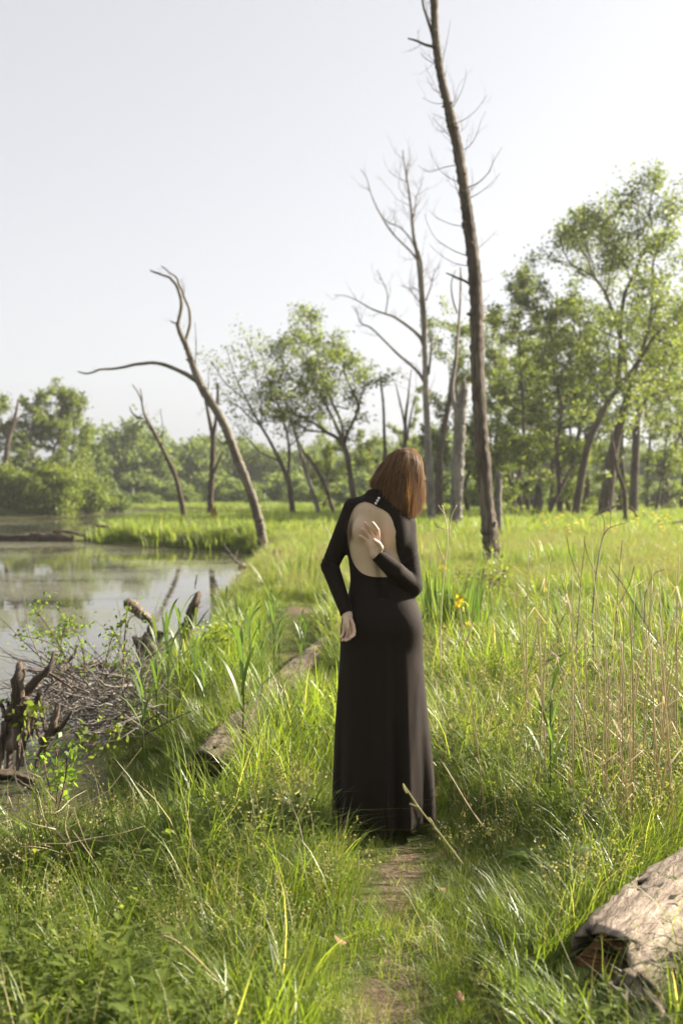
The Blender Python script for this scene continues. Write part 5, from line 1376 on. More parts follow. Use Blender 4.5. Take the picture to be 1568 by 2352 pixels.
kk = lay[:, None] * (1 + 0.030 * np.sin(Ug * 8 + np.sin(ph0 * 5)[:, None] * 2)) * (1 + stray[:, None] * 0.17 * T[None, :] * hr.rand(n_l)[:, None])
C = np.stack([hair_pt(Ug[:, i], Pg_[:, i], kk[:, i]) for i in range(SEG + 1)], 1)
endj = hr.randn(n_l)
C += (T ** 3)[None, :, None] * np.stack([0.005 * hr.randn(n_l) - 0.010 * np.sin(ph0) * np.where(np.sin(ph0) < 0, -0.6, 1.0), 0.005 * hr.randn(n_l) + 0.008 * np.cos(ph0), 0.006 * np.sin(ph0 * 7) + 0.008 * endj], 1)[:, None, :]
tan = np.gradient(C, axis=1)
ctr = np.array([(916 - 880) / SC_, 0.03, 0]); outw = C - ctr; outw[:, :, 2] = 0.02
sd = np.cross(tan, outw); sd /= np.linalg.norm(sd, axis=2)[:, :, None] + 1e-9
sd += 0.25 * hr.randn(n_l, 1, 3) ; sd /= np.linalg.norm(sd, axis=2)[:, :, None]
wd = (np.where(stray, 0.0004, 0.0005 + 0.0007 * hr.rand(n_l)))[:, None] * (0.45 + 0.75 * np.sin(PI * np.clip(T * 0.86 + 0.06, 0, 1)))[None, :]
Va = C - sd * wd[:, :, None]; Vb = C + sd * wd[:, :, None]
VV = np.stack([Va, Vb], 2).reshape(n_l, -1, 3)
qs = np.array([[2 * i, 2 * i + 1, 2 * i + 3, 2 * i + 2] for i in range(SEG)])
hb.add(VV.reshape(-1, 3) + off, (np.arange(n_l)[:, None, None] * (2 * (SEG + 1)) + qs[None]).reshape(-1, 4))
hb.build('hair', hm, person)

# ---- shoes: brown heeled sandals
shoe_m = flat_mat('brown_leather', (0.13, 0.065, 0.02), 0.35)
for px, yy in ((848, -0.01), (921, 0.02)):
    s = -1 if px < 880 else 1
    an = L3(px, 1846, yy) + off
    mb = MB()
    hx_ = an + np.array([0, -0.030, -0.078])
    mb.tube([hx_, np.array([hx_[0], hx_[1] + 0.004, 0.002])], [0.024, 0.015], 12)
    sole = []
    for t_ in np.linspace(0, 1, 9):
        c = np.array([an[0] + s * 0.016 * t_, an[1] - 0.052 + 0.245 * t_, (0.029 if t_ < .25 else 0.029 - 0.021 * min(1, (t_ - .25) / .35))])
        wdt = 0.027 + 0.014 * math.sin(t_ * PI * 0.9)
        if t_ > 0.85: wdt *= 0.75
        sole.append((c, wdt))
    V = []
    for c, wdt in sole:
        V += [c + [-wdt, 0, -.006], c + [wdt, 0, -.006], c + [wdt, 0, .002], c + [-wdt, 0, .002]]
    Q = []
    for i in range(8):
        for j in range(4):
            Q.append([i * 4 + j, i * 4 + (j + 1) % 4, (i + 1) * 4 + (j + 1) % 4, (i + 1) * 4 + j])
    Q += [[3, 2, 1, 0], [32, 33, 34, 35]]
    mb.add(V, np.array(Q))
    for dy, rr, hz_ in ((-0.020, 0.034, -0.030), (0.115, 0.038, -0.076)):
        arc = [an + np.array([math.cos(a) * rr + (s * .012 if dy > 0 else 0), dy + (0.028 * math.sin(a) if dy < 0 else 0), hz_ + (math.sin(a) * rr * 0.85 if dy > 0 else 0.004 * math.cos(2 * a))]) for a in np.linspace(0 if dy > 0 else -0.3, PI if dy > 0 else PI * 2 - 0.3, 15)]
        mb.tube(arc, 0.0055, 6)
    mb.build('shoe', shoe_m, person)

# ------------------------------------------------------------------ logs, roots and driftwood
def ragged_log(name, label, pts, rads, mat, core_mat, seed, bark_holes=0.0, sides=26, rag=0.10, group=None, flat=1.0):
    """a lying log: worn outer shell with torn ends, rotten core inside"""
    R = np.random.RandomState(seed)
    L = spline([(*p, r) for p, r in zip(pts, rads)], 34)
    t = thing(name, label, 'log', tuple(L[0, :3]), group)
    k = len(L)
    ax = np.gradient(L[:, :3], axis=0); ax /= np.linalg.norm(ax, axis=1)[:, None]
    up = np.array([0, 0, 1.0])
    S = np.cross(ax, up); S /= np.linalg.norm(S, axis=1)[:, None]
    U = np.cross(S, ax)
    a = np.arange(sides) * 2 * PI / sides
    r = L[:, 3][:, None] * (1 + 0.05 * np.sin(3 * a + 0.7)[None, :] + 0.03 * R.randn(k, sides) + 0.04 * np.sin(a[None, :] * 2 + np.linspace(0, 5, k)[:, None]))
    V = L[:, None, :3] + S[:, None, :] * (np.cos(a)[None, :, None] * r[:, :, None]) + U[:, None, :] * (np.sin(a)[None, :, None] * r[:, :, None]) * flat
    j0 = rag * (1.6 * np.maximum(0, np.sin(a - 0.3 + 0.15 * seed)) * (1 - 0.9 * np.exp(-((a - 1.9) / 0.5) ** 2)) + 0.9 * np.abs(np.sin(a * 3.5 + seed)) * R.rand(sides) + 0.3 * R.rand(sides)); j0 = rag * 2.2 - j0; j1 = rag * (np.abs(np.sin(a * 2.5 + seed)) + 0.7 * R.rand(sides))
    for i in range(6):
        w_ = 1 - i / 6
        V[i] += ax[0] * (j0 * w_)[:, None] * (1.0 if rag > 0.15 else 0.5); V[-1 - i] -= ax[-1] * (j1 * w_)[:, None]
    ln = np.concatenate([[0], np.cumsum(np.linalg.norm(np.diff(L[:, :3], axis=0), axis=1))])
    bk = np.stack([np.cos(a)[None, :] * L[0, 3] * np.ones((k, 1)), np.sin(a)[None, :] * L[0, 3] * np.ones((k, 1)), ln[:, None] * np.ones((1, sides))], -1)
    i, j = np.meshgrid(np.arange(k - 1), np.arange(sides), indexing='ij'); i = i.ravel(); j = j.ravel()
    Q = np.stack([i * sides + j, i * sides + (j + 1) % sides, (i + 1) * sides + (j + 1) % sides, (i + 1) * sides + j], 1)
    Q = Q[R.rand(len(Q)) > bark_holes]
    mb = MB(); mb.add(V.reshape(-1, 3), Q, bk.reshape(-1, 3))
    o = mb.build('bark_shell', M[mat], t)
    sd_ = o.modifiers.new('thickness', 'SOLIDIFY'); sd_.thickness = 0.012; sd_.offset = -1
    mb = MB(); C = L.copy(); C[:, 3] *= 0.80 if flat == 1.0 else 0.66
    C[0, :3] += ax[0] * rag * 2.0; C[0, 3] *= 0.55; C[1, :3] += ax[0] * rag * 1.6; C[2, :3] += ax[0] * rag * 1.5; C[3, :3] += ax[0] * rag * 1.3; C[-1, :3] -= ax[-1] * rag * 0.6
    mb.tube(C[:, :3], C[:, 3], 16, 0.09); mb.build('rotten_core', M[core_mat], t)
    return t
def gz(px, py, dz):
    q = gnd(px, py, dz); return q
ragged_log('fallen_log', 'long bleached fallen log lying in the grass left of the path, orange rotten far end',
    [gz(468, 1780, .055), gz(520, 1708, .035), gz(590, 1630, .02), gz(655, 1565, .03), gz(705, 1519, .03), gz(752, 1477, .04)], [.092, .084, .075, .072, .068, .060], 'logdark', 'rot', 3, 0.02)
ragged_log('fallen_log', 'thick hollow log with torn bark end in the bottom right corner',
    [gz(1352, 2300, .07), gz(1436, 2210, .075), gz(1515, 2132, .075), gz(1605, 2052, .075), gz(1740, 1945, .075)], [.128, .140, .142, .138, .13], 'log', 'rot', 9, 0.010, 40, 0.20, flat=0.80)
pl_ = thing('bark_slab', 'curved slab of fallen bark leaning against the hollow log in the bottom right', 'bark', tuple(gz(1470, 2330, 0)))
mb = MB()
c0 = gz(1455, 2270, .13); c1 = gz(1510, 2430, .02)
Vs = []; Rr = np.random.RandomState(4)
for i in range(12):
    for j in range(8):
        u = i / 11; v = j / 7 - .5
        q = c0 * (1 - u) + c1 * u + np.array([0.13 * v + 0.02 * Rr.randn() * (u > .8), 0.02 * Rr.randn(), 0.05 * (1 - 4 * v * v) + 0.006 * Rr.randn()])
        Vs.append(q)
mb.add(Vs, np.array([[i * 8 + j, (i + 1) * 8 + j, (i + 1) * 8 + j + 1, i * 8 + j + 1] for i in range(11) for j in range(7)]))
o = mb.build('slab', M['log'], pl_); s_ = o.modifiers.new('thickness', 'SOLIDIFY'); s_.thickness = 0.012

def drift(name, label, cat, Y, limbs, mat='drift', lump=0.09, sides=11, slope=True, seed=0, base=None):
    R = np.random.RandomState(seed)
    f = trace(limbs[0], Y)
    t = thing(name, label, cat, tuple(f[0, :3]))
    for i, l in enumerate(limbs):
        l = list(l); y = Y
        if not isinstance(l[0], tuple): y = l[0]; l = l[1:]
        B = trace(l, y, max(8, 4 * len(l)), slope=R.uniform(-.4, .4) if slope else 0, wob=0.05)
        B[:, :3] += 0.12 * B[:, 3:4] * R.randn(len(B), 3)
        mb = MB(); mb.tube(B[:, :3], B[:, 3], sides, lump)
        mb.build('trunk' if i == 0 else 'root', M[mat], t)
    return t
drift('root_stump', 'gnarled upturned root stump standing in the water at the left edge', 'stump', 5.9,
    [[(30, 1720, 30), (34, 1670, 34), (43, 1618, 32), (41, 1568, 28), (47, 1540, 24), (45, 1522, 14)], [(14, 1650, 22), (53, 1600, 22), (83, 1565, 20), (111, 1538, 14), (126, 1497, 6)], [(20, 1815, 17), (22, 1734, 16), (18, 1685, 15), (16, 1645, 12)], [(40, 1770, 9), (43, 1685, 9), (37, 1635, 9)],
     [(82, 1768, 12), (92, 1738, 15), (110, 1695, 17), (123, 1661, 17), (133, 1620, 12)], [(96, 1708, 12), (85, 1668, 9), (80, 1640, 7)], [(118, 1700, 7), (123, 1685, 8), (143, 1668, 9), (167, 1633, 5)], [(66, 1539, 5), (110, 1545, 6), (150, 1570, 5), (175, 1588, 3)], [(10, 1640, 10), (6, 1625, 9), (2, 1615, 7)], [(22, 1640, 8), (20, 1622, 7), (19, 1612, 6)],
     [(60, 1700, 12), (62, 1650, 14), (60, 1605, 16)], [(72, 1690, 9), (80, 1630, 10), (92, 1590, 12)], [(105, 1680, 8), (98, 1640, 10), (90, 1600, 12)], [(50, 1760, 8), (55, 1720, 9), (58, 1680, 11)], [(2, 1790, 12), (4, 1720, 13), (10, 1660, 14)]], seed=1)
drift('root_stump', 'weathered split stump leaning out of the brush just behind the left root stump', 'stump', 8.2, [[(120, 1640, 26), (126, 1590, 26), (133, 1550, 26), (150, 1522, 20)], [(150, 1522, 12), (170, 1505, 8), (180, 1480, 3)]], seed=2)
drift('drift_log', 'pale log lying half in the water at the left edge', 'log', 9.5, [[(-60, 1650, 36), (-10, 1622, 36), (40, 1604, 30), (70, 1592, 18)]], 'log', seed=3)
drift('drift_log', 'dark wet log lying in the duckweed in the lower left', 'log', 5.45, [[(-50, 1772, 22), (0, 1778, 22), (45, 1786, 19), (85, 1797, 12)], [(30, 1785, 7), (70, 1812, 5), (110, 1830, 3)]], 'barkdark', seed=4)
drift('drift_log', 'grey log lying across the brush pile by the water', 'log', 9.2, [[(150, 1540, 12), (190, 1530, 13), (235, 1526, 14), (270, 1535, 10)]], 'drift', seed=14)
drift('snag_stump', 'tall split stump pointing up at the waterline left of the path', 'stump', 10.2,
    [[(400, 1545, 44), (408, 1512, 38), (418, 1472, 33), (434, 1425, 28), (447, 1385, 21), (455, 1366, 14), (459, 1360, 5)], [(440, 1425, 8), (450, 1400, 6), (466, 1392, 3)], [(452, 1440, 4), (470, 1412, 3), (486, 1392, 1.5)], [(415, 1500, 16), (395, 1510, 12), (372, 1525, 9)], [(425, 1500, 14), (436, 1530, 12), (440, 1555, 9)], [(405, 1460, 10), (385, 1480, 9), (370, 1500, 7)]], seed=5, lump=0.12, sides=14)
drift('root_stump', 'lumpy root ball with a stubby limb beside the tall split stump', 'stump', 9.9, [[(338, 1520, 46), (335, 1492, 48), (345, 1462, 38), (348, 1442, 18), (347, 1428, 6)], [(350, 1458, 8), (372, 1453, 7), (396, 1455, 5)], [(325, 1485, 16), (315, 1470, 16), (310, 1462, 10)], [(352, 1485, 14), (366, 1478, 10), (372, 1462, 5)]], seed=6, lump=0.16, sides=13)
drift('drift_log', 'cut log end resting by the water above the root ball', 'log', 11.3, [[(287, 1385, 17), (300, 1388, 22), (318, 1402, 22), (340, 1425, 20)]], seed=7)
drift('driftwood', 'grey upturned driftwood with branching roots at the bend of the shore', 'driftwood', 19.3, [[(545, 1330, 16), (570, 1322, 20), (592, 1326, 22), (612, 1312, 22), (628, 1290, 16), (633, 1262, 5)], [(575, 1318, 10), (560, 1300, 12), (548, 1306, 9)], [(618, 1300, 7), (640, 1285, 6), (642, 1262, 3)], [(600, 1320, 9), (607, 1335, 8), (612, 1345, 5)]], seed=8, lump=0.14)
drift('driftwood', 'thin white forked driftwood branch over the water at the bend of the shore', 'driftwood', 19.8, [[(565, 1308, 5), (548, 1295, 4), (535, 1280, 4), (522, 1262, 3), (514, 1248, 1.5)], [(535, 1280, 3), (520, 1276, 2.5), (508, 1270, 1.5)], [(545, 1292, 3), (528, 1290, 2), (512, 1296, 1.2)], [(540, 1286, 2.5), (545, 1265, 2), (550, 1255, 1)]], 'barkgrey', seed=9)
drift('driftwood', 'lone pale stick poking out of the pond by the tall split stump', 'driftwood', 14.0, [[(449, 1352, 4), (450, 1338, 4), (453, 1320, 3)]], 'barkgrey', seed=10)
drift('drift_log', 'long dark sunken log across the pond at the left', 'log', 35.5, [[(-40, 1236, 18), (40, 1237, 20), (80, 1234, 22), (110, 1237, 20), (165, 1242, 18)], [(60, 1236, 8), (110, 1228, 7), (150, 1226, 4)]], 'barkdark', seed=11, lump=0.12)
drift('drift_log', 'dark sunken log running into the tip of the grassy spit', 'log', 34.2, [[(215, 1252, 12), (290, 1252, 13), (360, 1254, 13), (425, 1258, 12)]], 'barkdark', seed=12, lump=0.12)
drift('driftwood', 'tangled heap of dark branches lying in the pond at the tip of the spit', 'driftwood', 35.0, [[(228, 1248, 30), (238, 1236, 32), (254, 1230, 24), (268, 1220, 10)], [(122, 1221, 7), (160, 1222, 8), (200, 1234, 8), (240, 1252, 6)], [(216, 1205, 6), (250, 1210, 8), (286, 1215, 6)], [(220, 1240, 9), (255, 1222, 9), (300, 1216, 6)], [(230, 1250, 6), (224, 1232, 5), (216, 1220, 3)], [(260, 1245, 10), (285, 1240, 8), (310, 1243, 5)], [(160, 1245, 6), (200, 1240, 7), (235, 1245, 5)], [(265, 1250, 5), (295, 1262, 4), (250, 1268, 3)]], 'drift', seed=13)

# brush pile and wild rose on the bank
def brush(label, px0, px1, py0, py1, Ya, Yb, n, seed, length=0.45, r=0.004, mat='twig', cat='brush pile'):
    R = np.random.RandomState(seed)
    t = thing('brush_pile', label, cat, tuple(at((px0 + px1) / 2, (py0 + py1) / 2, (Ya + Yb) / 2)))
    mb = MB()
    for k in range(n):
        y = R.uniform(Ya, Yb)
        p = at(R.uniform(px0, px1), R.uniform(py0, py1), y)
        d = np.array([R.randn(), R.randn() * .7, 0.35 * R.randn() + 0.1])
        tube_line(mb, twiglet(p, d, length * (0.4 + R.rand()), r * (0.4 + 0.9 * R.rand()), 4, 0.22, 0.0, R), 3)
    tag(mb.build('twigs', M[mat], t), kind='stuff')
    return t
brush('tangled heap of dry grey twigs on the bank by the left root stump', 95, 335, 1550, 1690, 6.0, 8.0, 520, 1, 0.5, 0.0065, 'barkgrey')
brush('flattened dry sticks lying along the waterline beside the split stump', 180, 420, 1535, 1600, 8.3, 9.8, 220, 2, 0.7, 0.008, 'barkgrey')
brush('heap of pale dead stems under the spit bank', 420, 480, 1230, 1258, 30.6, 32, 120, 3, 1.0, 0.012, 'barkgrey')
brush('tangle of thin bare stems in the grass below the tallest trunk', 1060, 1160, 1310, 1400, 11.0, 13.0, 130, 4, 0.5, 0.003, 'twigred')
brush('dry twiggy undergrowth in the right hand grass', 1230, 1480, 1500, 1680, 6.2, 8.2, 330, 5, 0.4, 0.0028, 'twig')
brush('thin dead twigs in the grass at the lower left edge', -20, 200, 1830, 1990, 3.3, 3.9, 45, 6, 0.32, 0.0024, 'dry')

def shrub(label, stems, Y, leaf, per, seed, lmat='weedbig', mat='twigred', sig=0.035, ncl=5, cat='shrub', name='rose_shrub', side=2):
    R = np.random.RandomState(seed)
    first = trace(stems[0], Y)
    t = thing(name, label, cat, tuple(first[0, :3]))
    mb = MB(); pts = []
    for s in stems:
        B = trace(s, Y + R.uniform(-.25, .25), 12, slope=R.uniform(-.4, .4)); tube_line(mb, B, 5)
        for q in range(side):
            i = R.randint(3, 11)
            tw = twiglet(B[i, :3], unit(B[i, :3] - B[i - 1, :3]) + 0.8 * R.randn(3), 0.10 + 0.12 * R.rand(), 0.0018, 4, 0.2, 0.2, R)
            tube_line(mb, tw, 3)
            for k in range(per): pts.append(tw[R.randint(1, 5), :3] + R.randn(ncl, 3) * sig)
        for k in range(per * 2):
            f = 0.25 + 0.75 * R.rand(); i = min(int(f * 11), 10)
            pts.append(B[i, :3] + R.randn(ncl, 3) * sig)
    mb.build('stems', M[mat], t)
    P = np.vstack(pts); V, F = leaves(P, leaf, 0.55, R); cm = MB(); cm.add(V, F)
    tag(cm.build('foliage', M[lmat], t, smooth=False), kind='stuff')
    return t
shrub('thorny wild rose sprawling over the brush pile by the pond', [[(195, 1560, 3), (192, 1500, 3), (175, 1450, 2), (160, 1420, 1.2)], [(172, 1575, 3), (140, 1490, 3), (115, 1445, 2), (80, 1400, 1.2)], [(150, 1500, 2), (110, 1475, 2), (60, 1462, 1.4), (35, 1457, 1)], [(225, 1580, 2.5), (240, 1530, 2.4), (260, 1460, 2), (290, 1420, 1.2)], [(250, 1600, 2.5), (275, 1555, 2), (285, 1500, 1.2)], [(160, 1600, 2.5), (190, 1540, 2), (215, 1520, 1.2)], [(120, 1560, 2), (130, 1520, 2), (145, 1490, 1)], [(140, 1480, 2), (150, 1440, 2), (165, 1415, 1)]], 6.6, 0.030, 4, 1)
shrub('tall single reddish briar stem with few leaves beside the brush pile', [[(284, 1620, 4), (285, 1520, 4), (289, 1440, 3), (295, 1372, 1.5)], [(290, 1440, 2), (300, 1420, 1.5), (318, 1405, 1)], [(286, 1500, 2), (262, 1450, 1.6), (240, 1445, 1)]], 6.8, 0.03, 2, 2, ncl=2)
shrub('low dark leaved creeper hanging over the duckweed', [[(235, 1720, 2), (205, 1705, 2), (180, 1715, 1)], [(240, 1720, 2), (255, 1690, 2), (268, 1668, 1)], [(60, 1660, 2), (80, 1625, 2), (95, 1640, 1)], [(70, 1680, 2), (55, 1660, 2), (48, 1640, 1)]], 5.8, 0.045, 3, 3, 'weed', ncl=3)
shrub('small bright leafy shoot in the grass at the left edge of the duckweed', [[(125, 1890, 2), (135, 1790, 2), (130, 1720, 1)], [(130, 1880, 2), (150, 1790, 2), (155, 1735, 1)], [(130, 1880, 2), (110, 1790, 1.5), (100, 1740, 1)]], 3.95, 0.030, 3, 4, sig=0.03)
shrub('small dark leaved shrub in the grass right of the tall split stump', [[(505, 1545, 2), (500, 1500, 2), (490, 1455, 1)], [(510, 1545, 2), (520, 1495, 2), (535, 1455, 1)], [(505, 1540, 2), (480, 1510, 1.5), (470, 1470, 1)], [(510, 1540, 2), (545, 1520, 1.5), (560, 1480, 1)], [(500, 1550, 2), (505, 1520, 1.5), (512, 1470, 1)]], 8.6, 0.04, 12, 5, 'weed', sig=0.05)
shrub('leafy bramble among the dry stems in the right hand grass', [[(1350, 1660, 2), (1370, 1600, 2), (1400, 1565, 1)], [(1340, 1660, 2), (1310, 1600, 2), (1290, 1560, 1)], [(1400, 1650, 2), (1440, 1600, 2), (1470, 1570, 1)], [(1370, 1650, 2), (1360, 1580, 2), (1350, 1530, 1)], [(1420, 1640, 2), (1410, 1590, 2), (1420, 1540, 1)], [(1300, 1640, 2), (1270, 1600, 2), (1250, 1570, 1)]], 7.0, 0.045, 12, 6, 'weedbig', sig=0.06)
shrub('bare twiggy shrub with few leaves under the tallest trunk', [[(1095, 1400, 3), (1080, 1350, 2), (1060, 1310, 1)], [(1100, 1400, 3), (1105, 1330, 2), (1120, 1275, 1)], [(1100, 1400, 3), (1135, 1340, 2), (1170, 1310, 1)], [(1095, 1400, 2), (1120, 1360, 2), (1135, 1320, 1)]], 12.0, 0.05, 5, 7, 'weed', sig=0.06)

# bare twigs and stalks that stand clear of the grass
def bare_stem(name, label, cat, Y, lines, mat, group=None):
    f = trace(lines[0], Y)
    t = thing(name, label, cat, tuple(f[0, :3]), group)
    for i, l in enumerate(lines):
        B = trace(l, Y, 12, slope=0.25 * (-1) ** i); B[:, 3] = np.maximum(B[:, 3] * 0.9, 0.0012)
        mb = MB(); tube_line(mb, B, 5, 0.03); mb.build('stem' if i == 0 else 'branch', M[mat], t)
    return t
bare_stem('bare_sapling', 'tall white bare stem bent to the right above the meadow grass', 'dead stem', 6.6, [[(1358, 1600, 4), (1362, 1500, 4), (1360, 1400, 4), (1368, 1320, 3.5), (1378, 1255, 3), (1390, 1220, 3), (1412, 1207, 2), (1440, 1200, 1.2)], [(1385, 1232, 2), (1387, 1200, 1.5), (1380, 1180, 1)], [(1400, 1212, 1.6), (1402, 1180, 1.2), (1395, 1150, .8)], [(1368, 1320, 2), (1350, 1280, 1.5), (1340, 1240, 1)]], 'barkgrey')
bare_stem('bare_sapling', 'reddish branching dead stem left of the white bare stem', 'dead stem', 6.9, [[(1318, 1560, 3.5), (1325, 1450, 3), (1332, 1340, 2.5), (1340, 1270, 1.6), (1342, 1230, 1)], [(1330, 1330, 2), (1310, 1280, 1.5), (1300, 1230, 1)], [(1326, 1440, 2), (1305, 1390, 1.5), (1290, 1340, 1)]], 'twigred')
bare_stem('bare_sapling', 'arching white dead stalk near the right edge', 'dead stem', 6.0, [[(1398, 1300, 2.5), (1440, 1360, 3), (1480, 1430, 3), (1520, 1490, 2.5)], [(1480, 1430, 2), (1480, 1370, 2), (1500, 1320, 1.6), (1525, 1308, 1)]], 'barkgrey')
bare_stem('bare_sapling', 'thin dark dead stem standing right of the arching stalk', 'dead stem', 6.4, [[(1400, 1560, 3), (1412, 1440, 2.5), (1420, 1320, 2), (1428, 1240, 1.2)], [(1415, 1400, 1.6), (1445, 1340, 1.2), (1455, 1300, .8)]], 'twigred')
bare_stem('dry_branch', 'pale bare branch leaning in the grass at the lower left', 'branch', 3.45, [[(228, 2062, 7), (200, 2000, 7), (165, 1948, 6), (125, 1905, 5), (85, 1872, 4), (50, 1845, 3)], [(128, 1905, 4), (75, 1892, 3), (38, 1872, 2), (20, 1830, 1.5)], [(108, 1890, 4), (70, 1840, 3), (40, 1800, 2), (35, 1760, 1)], [(170, 1952, 3), (150, 1900, 2), (158, 1850, 1)]], 'dry')
bare_stem('grass_stalk', 'single dry stalk slanting up to the hem on the right', 'stalk', 3.75, [[(1108, 1898, 3), (1075, 1850, 3), (1045, 1800, 2.5), (1016, 1752, 2)]], 'dry')
bare_stem('grass_stalk', 'flowering grass stalk crossing in front of the hem', 'stalk', 3.1, [[(1062, 1985, 2), (1010, 1915, 1.7), (965, 1860, 1.4), (925, 1800, 1)], [(925, 1800, 2), (928, 1812, 2.6), (934, 1822, 1)], [(960, 1853, 2.5), (950, 1850, 3), (940, 1846, 1)], [(1000, 1905, 2.5), (990, 1885, 3), (984, 1878, 1)]], 'seed')
bare_stem('grass_stalk', 'thick dry grass stalk arching through the bottom left foreground', 'stalk', 2.55, [[(560, 2300, 5), (500, 2250, 5), (440, 2190, 6), (400, 2158, 5), (370, 2148, 3)]], 'dry')
bare_stem('dead_forb', 'dead flower stalk with dry umbels right of the shoulder', 'stalk', 5.4, [[(1010, 1560, 3), (1012, 1430, 2.6), (1018, 1330, 2.2), (1028, 1240, 1.8), (1020, 1180, 1.2), (1014, 1160, 1)], [(1022, 1215, 1.6), (1005, 1210, 1.3), (996, 1200, 2.5)], [(1030, 1235, 1.6), (1035, 1190, 1.3), (1048, 1160, 2.2)], [(1020, 1180, 1.4), (1012, 1170, 1.2), (1006, 1160, 2)], [(1020, 1290, 1.4), (1005, 1250, 1.2), (1000, 1235, 2)]], 'dry')
bare_stem('fallen_branch', 'curved dark fallen branch in the meadow under the cottonwoods', 'branch', 44, [[(1322, 1214, 7), (1345, 1196, 8), (1372, 1180, 9), (1400, 1168, 8), (1422, 1158, 5)]], 'barkdark')
bare_stem('fallen_branch', 'long fallen bough rising out of the grass to the right edge', 'branch', 35, [[(1445, 1230, 9), (1475, 1220, 12), (1500, 1211, 12), (1540, 1203, 11), (1600, 1193, 8)], [(1500, 1210, 8), (1508, 1202, 7), (1516, 1196, 4)]], 'barkdark')
bare_stem('fallen_branch', 'short dark branch slanting beside the leaning cottonwood', 'branch', 46, [[(1262, 1212, 9), (1280, 1196, 9), (1290, 1184, 6)]], 'barkdark')
bare_stem('fallen_branch', 'hooked dark branch hanging by the thin dark trunk', 'branch', 42, [[(1442, 1160, 5), (1455, 1175, 5), (1466, 1194, 4), (1475, 1196, 2)]], 'barkdark')

# dry reeds on the right: one of each of three shapes, then copies
RG = 'dead reed stalks in the right hand grass'
RL_ = ['straight bare dead reed stalk standing in the right hand grass', 'dead reed stalk with two withered leaves in the right hand grass', 'short dead reed stalk with one withered leaf in the right hand grass', 'tallest kind of dead reed stalk with one bent leaf in the right hand grass']
def reed_proto(seed, h, nlf):
    R = np.random.RandomState(seed)
    t = thing('dry_reed', RL_[seed - 1], 'reed', (0, 0, 0), RG)
    z = np.linspace(0, 1, 7)[:, None]
    b = R.randn(2) * 0.07
    c = np.hstack([b[0] * z ** 2 * h, b[1] * z ** 2 * h, z * h])
    mb = MB(); mb.tube(c, np.linspace(0.0034, 0.0014, 7), 6); mb.build('stalk', M['dry'], t)
    lm_ = MB()
    for k in range(nlf):
        f = 0.25 + 0.6 * R.rand(); o = np.array([b[0] * f * f * h, b[1] * f * f * h, f * h]); az = R.rand() * 6.3
        d = np.array([math.cos(az), math.sin(az), 0]); s = np.array([-d[1], d[0], 0]) * 0.004; L = 0.1 + 0.14 * R.rand()
        lm_.add([o - s, o + s, o + d * L * .5 + s * .8 + [0, 0, L * .35], o + d * L * .5 - s * .8 + [0, 0, L * .35], o + d * L + [0, 0, -L * 0.1]], [np.array([[0, 1, 2, 3]]), np.array([[3, 2, 4]])])
    if nlf: lm_.build('dry_leaf', M['dry'], t)
    return t
RP = [reed_proto(1, 0.95, 0), reed_proto(2, 0.85, 2), reed_proto(3, 0.70, 1), reed_proto(4, 1.05, 1)]
Rr = np.random.RandomState(21)
n_placed = 0
for k in range(120):
    u = Rr.rand()
    if u < 0.55: px = 1568 - 210 * Rr.rand() ** 1.2; py = 1700 + 290 * Rr.rand()
    else: px = 1110 + 450 * Rr.rand(); py = 1560 + 420 * Rr.rand()
    q = gnd(px, py, 0.0); q[2] = float(height(q[0], q[1])) - 0.02
    rz, sc_ = Rr.rand() * 6.3, 0.6 + 0.55 * Rr.rand()
    src = RP[k % 4]
    if k < 4:
        src.location = q; src.rotation_euler = (0.06 * Rr.randn(), 0.06 * Rr.randn(), rz); src.scale = (sc_,) * 3
    else:
        o = dup(src, q, rz, sc_); o.rotation_euler = (0.09 * Rr.randn(), 0.09 * Rr.randn(), rz)

# green reeds on the left
GG = 'green reed shoots on the bank left of the path'
def green_reed(seed):
    R = np.random.RandomState(seed)
    t = thing('green_reed', 'blue green reed shoot with upright pointed leaves on the bank left of the path', 'reed', (0, 0, 0), GG)
    h = 0.75
    mb = MB(); mb.tube([(0, 0, -.03), (0.01, 0, h * .5), (0.0, 0.01, h * 0.95)], [.005, .004, .002], 6); mb.build('stalk', M['reed'], t)
    for k in range(7):
        f = 0.22 + 0.11 * k; az = k * 2.6 + R.rand(); L = 0.42 - 0.02 * k
        d = np.array([math.cos(az), math.sin(az), 0]); s = np.array([-d[1], d[0], 0])
        o = np.array([0, 0, h * f]); V = []
        tt = np.linspace(0, 1, 6); op_ = 0.35 + 0.25 * R.rand()
        for u in tt:
            c = o + d * L * op_ * (u ** 1.3) + np.array([0, 0, L * (u - 0.35 * u ** 3 * op_ * 2)])
            w_ = 0.011 * math.sin(PI * min(1, 0.16 + u * 0.84)) ** 0.7
            V += [c - s * w_, c + s * w_]
        mb = MB(); mb.add(V, np.array([[2 * i, 2 * i + 1, 2 * i + 3, 2 * i + 2] for i in range(5)])); mb.build('leaf', M['reed'], t)
    return t
GRP = [green_reed(1), green_reed(2), green_reed(3)]
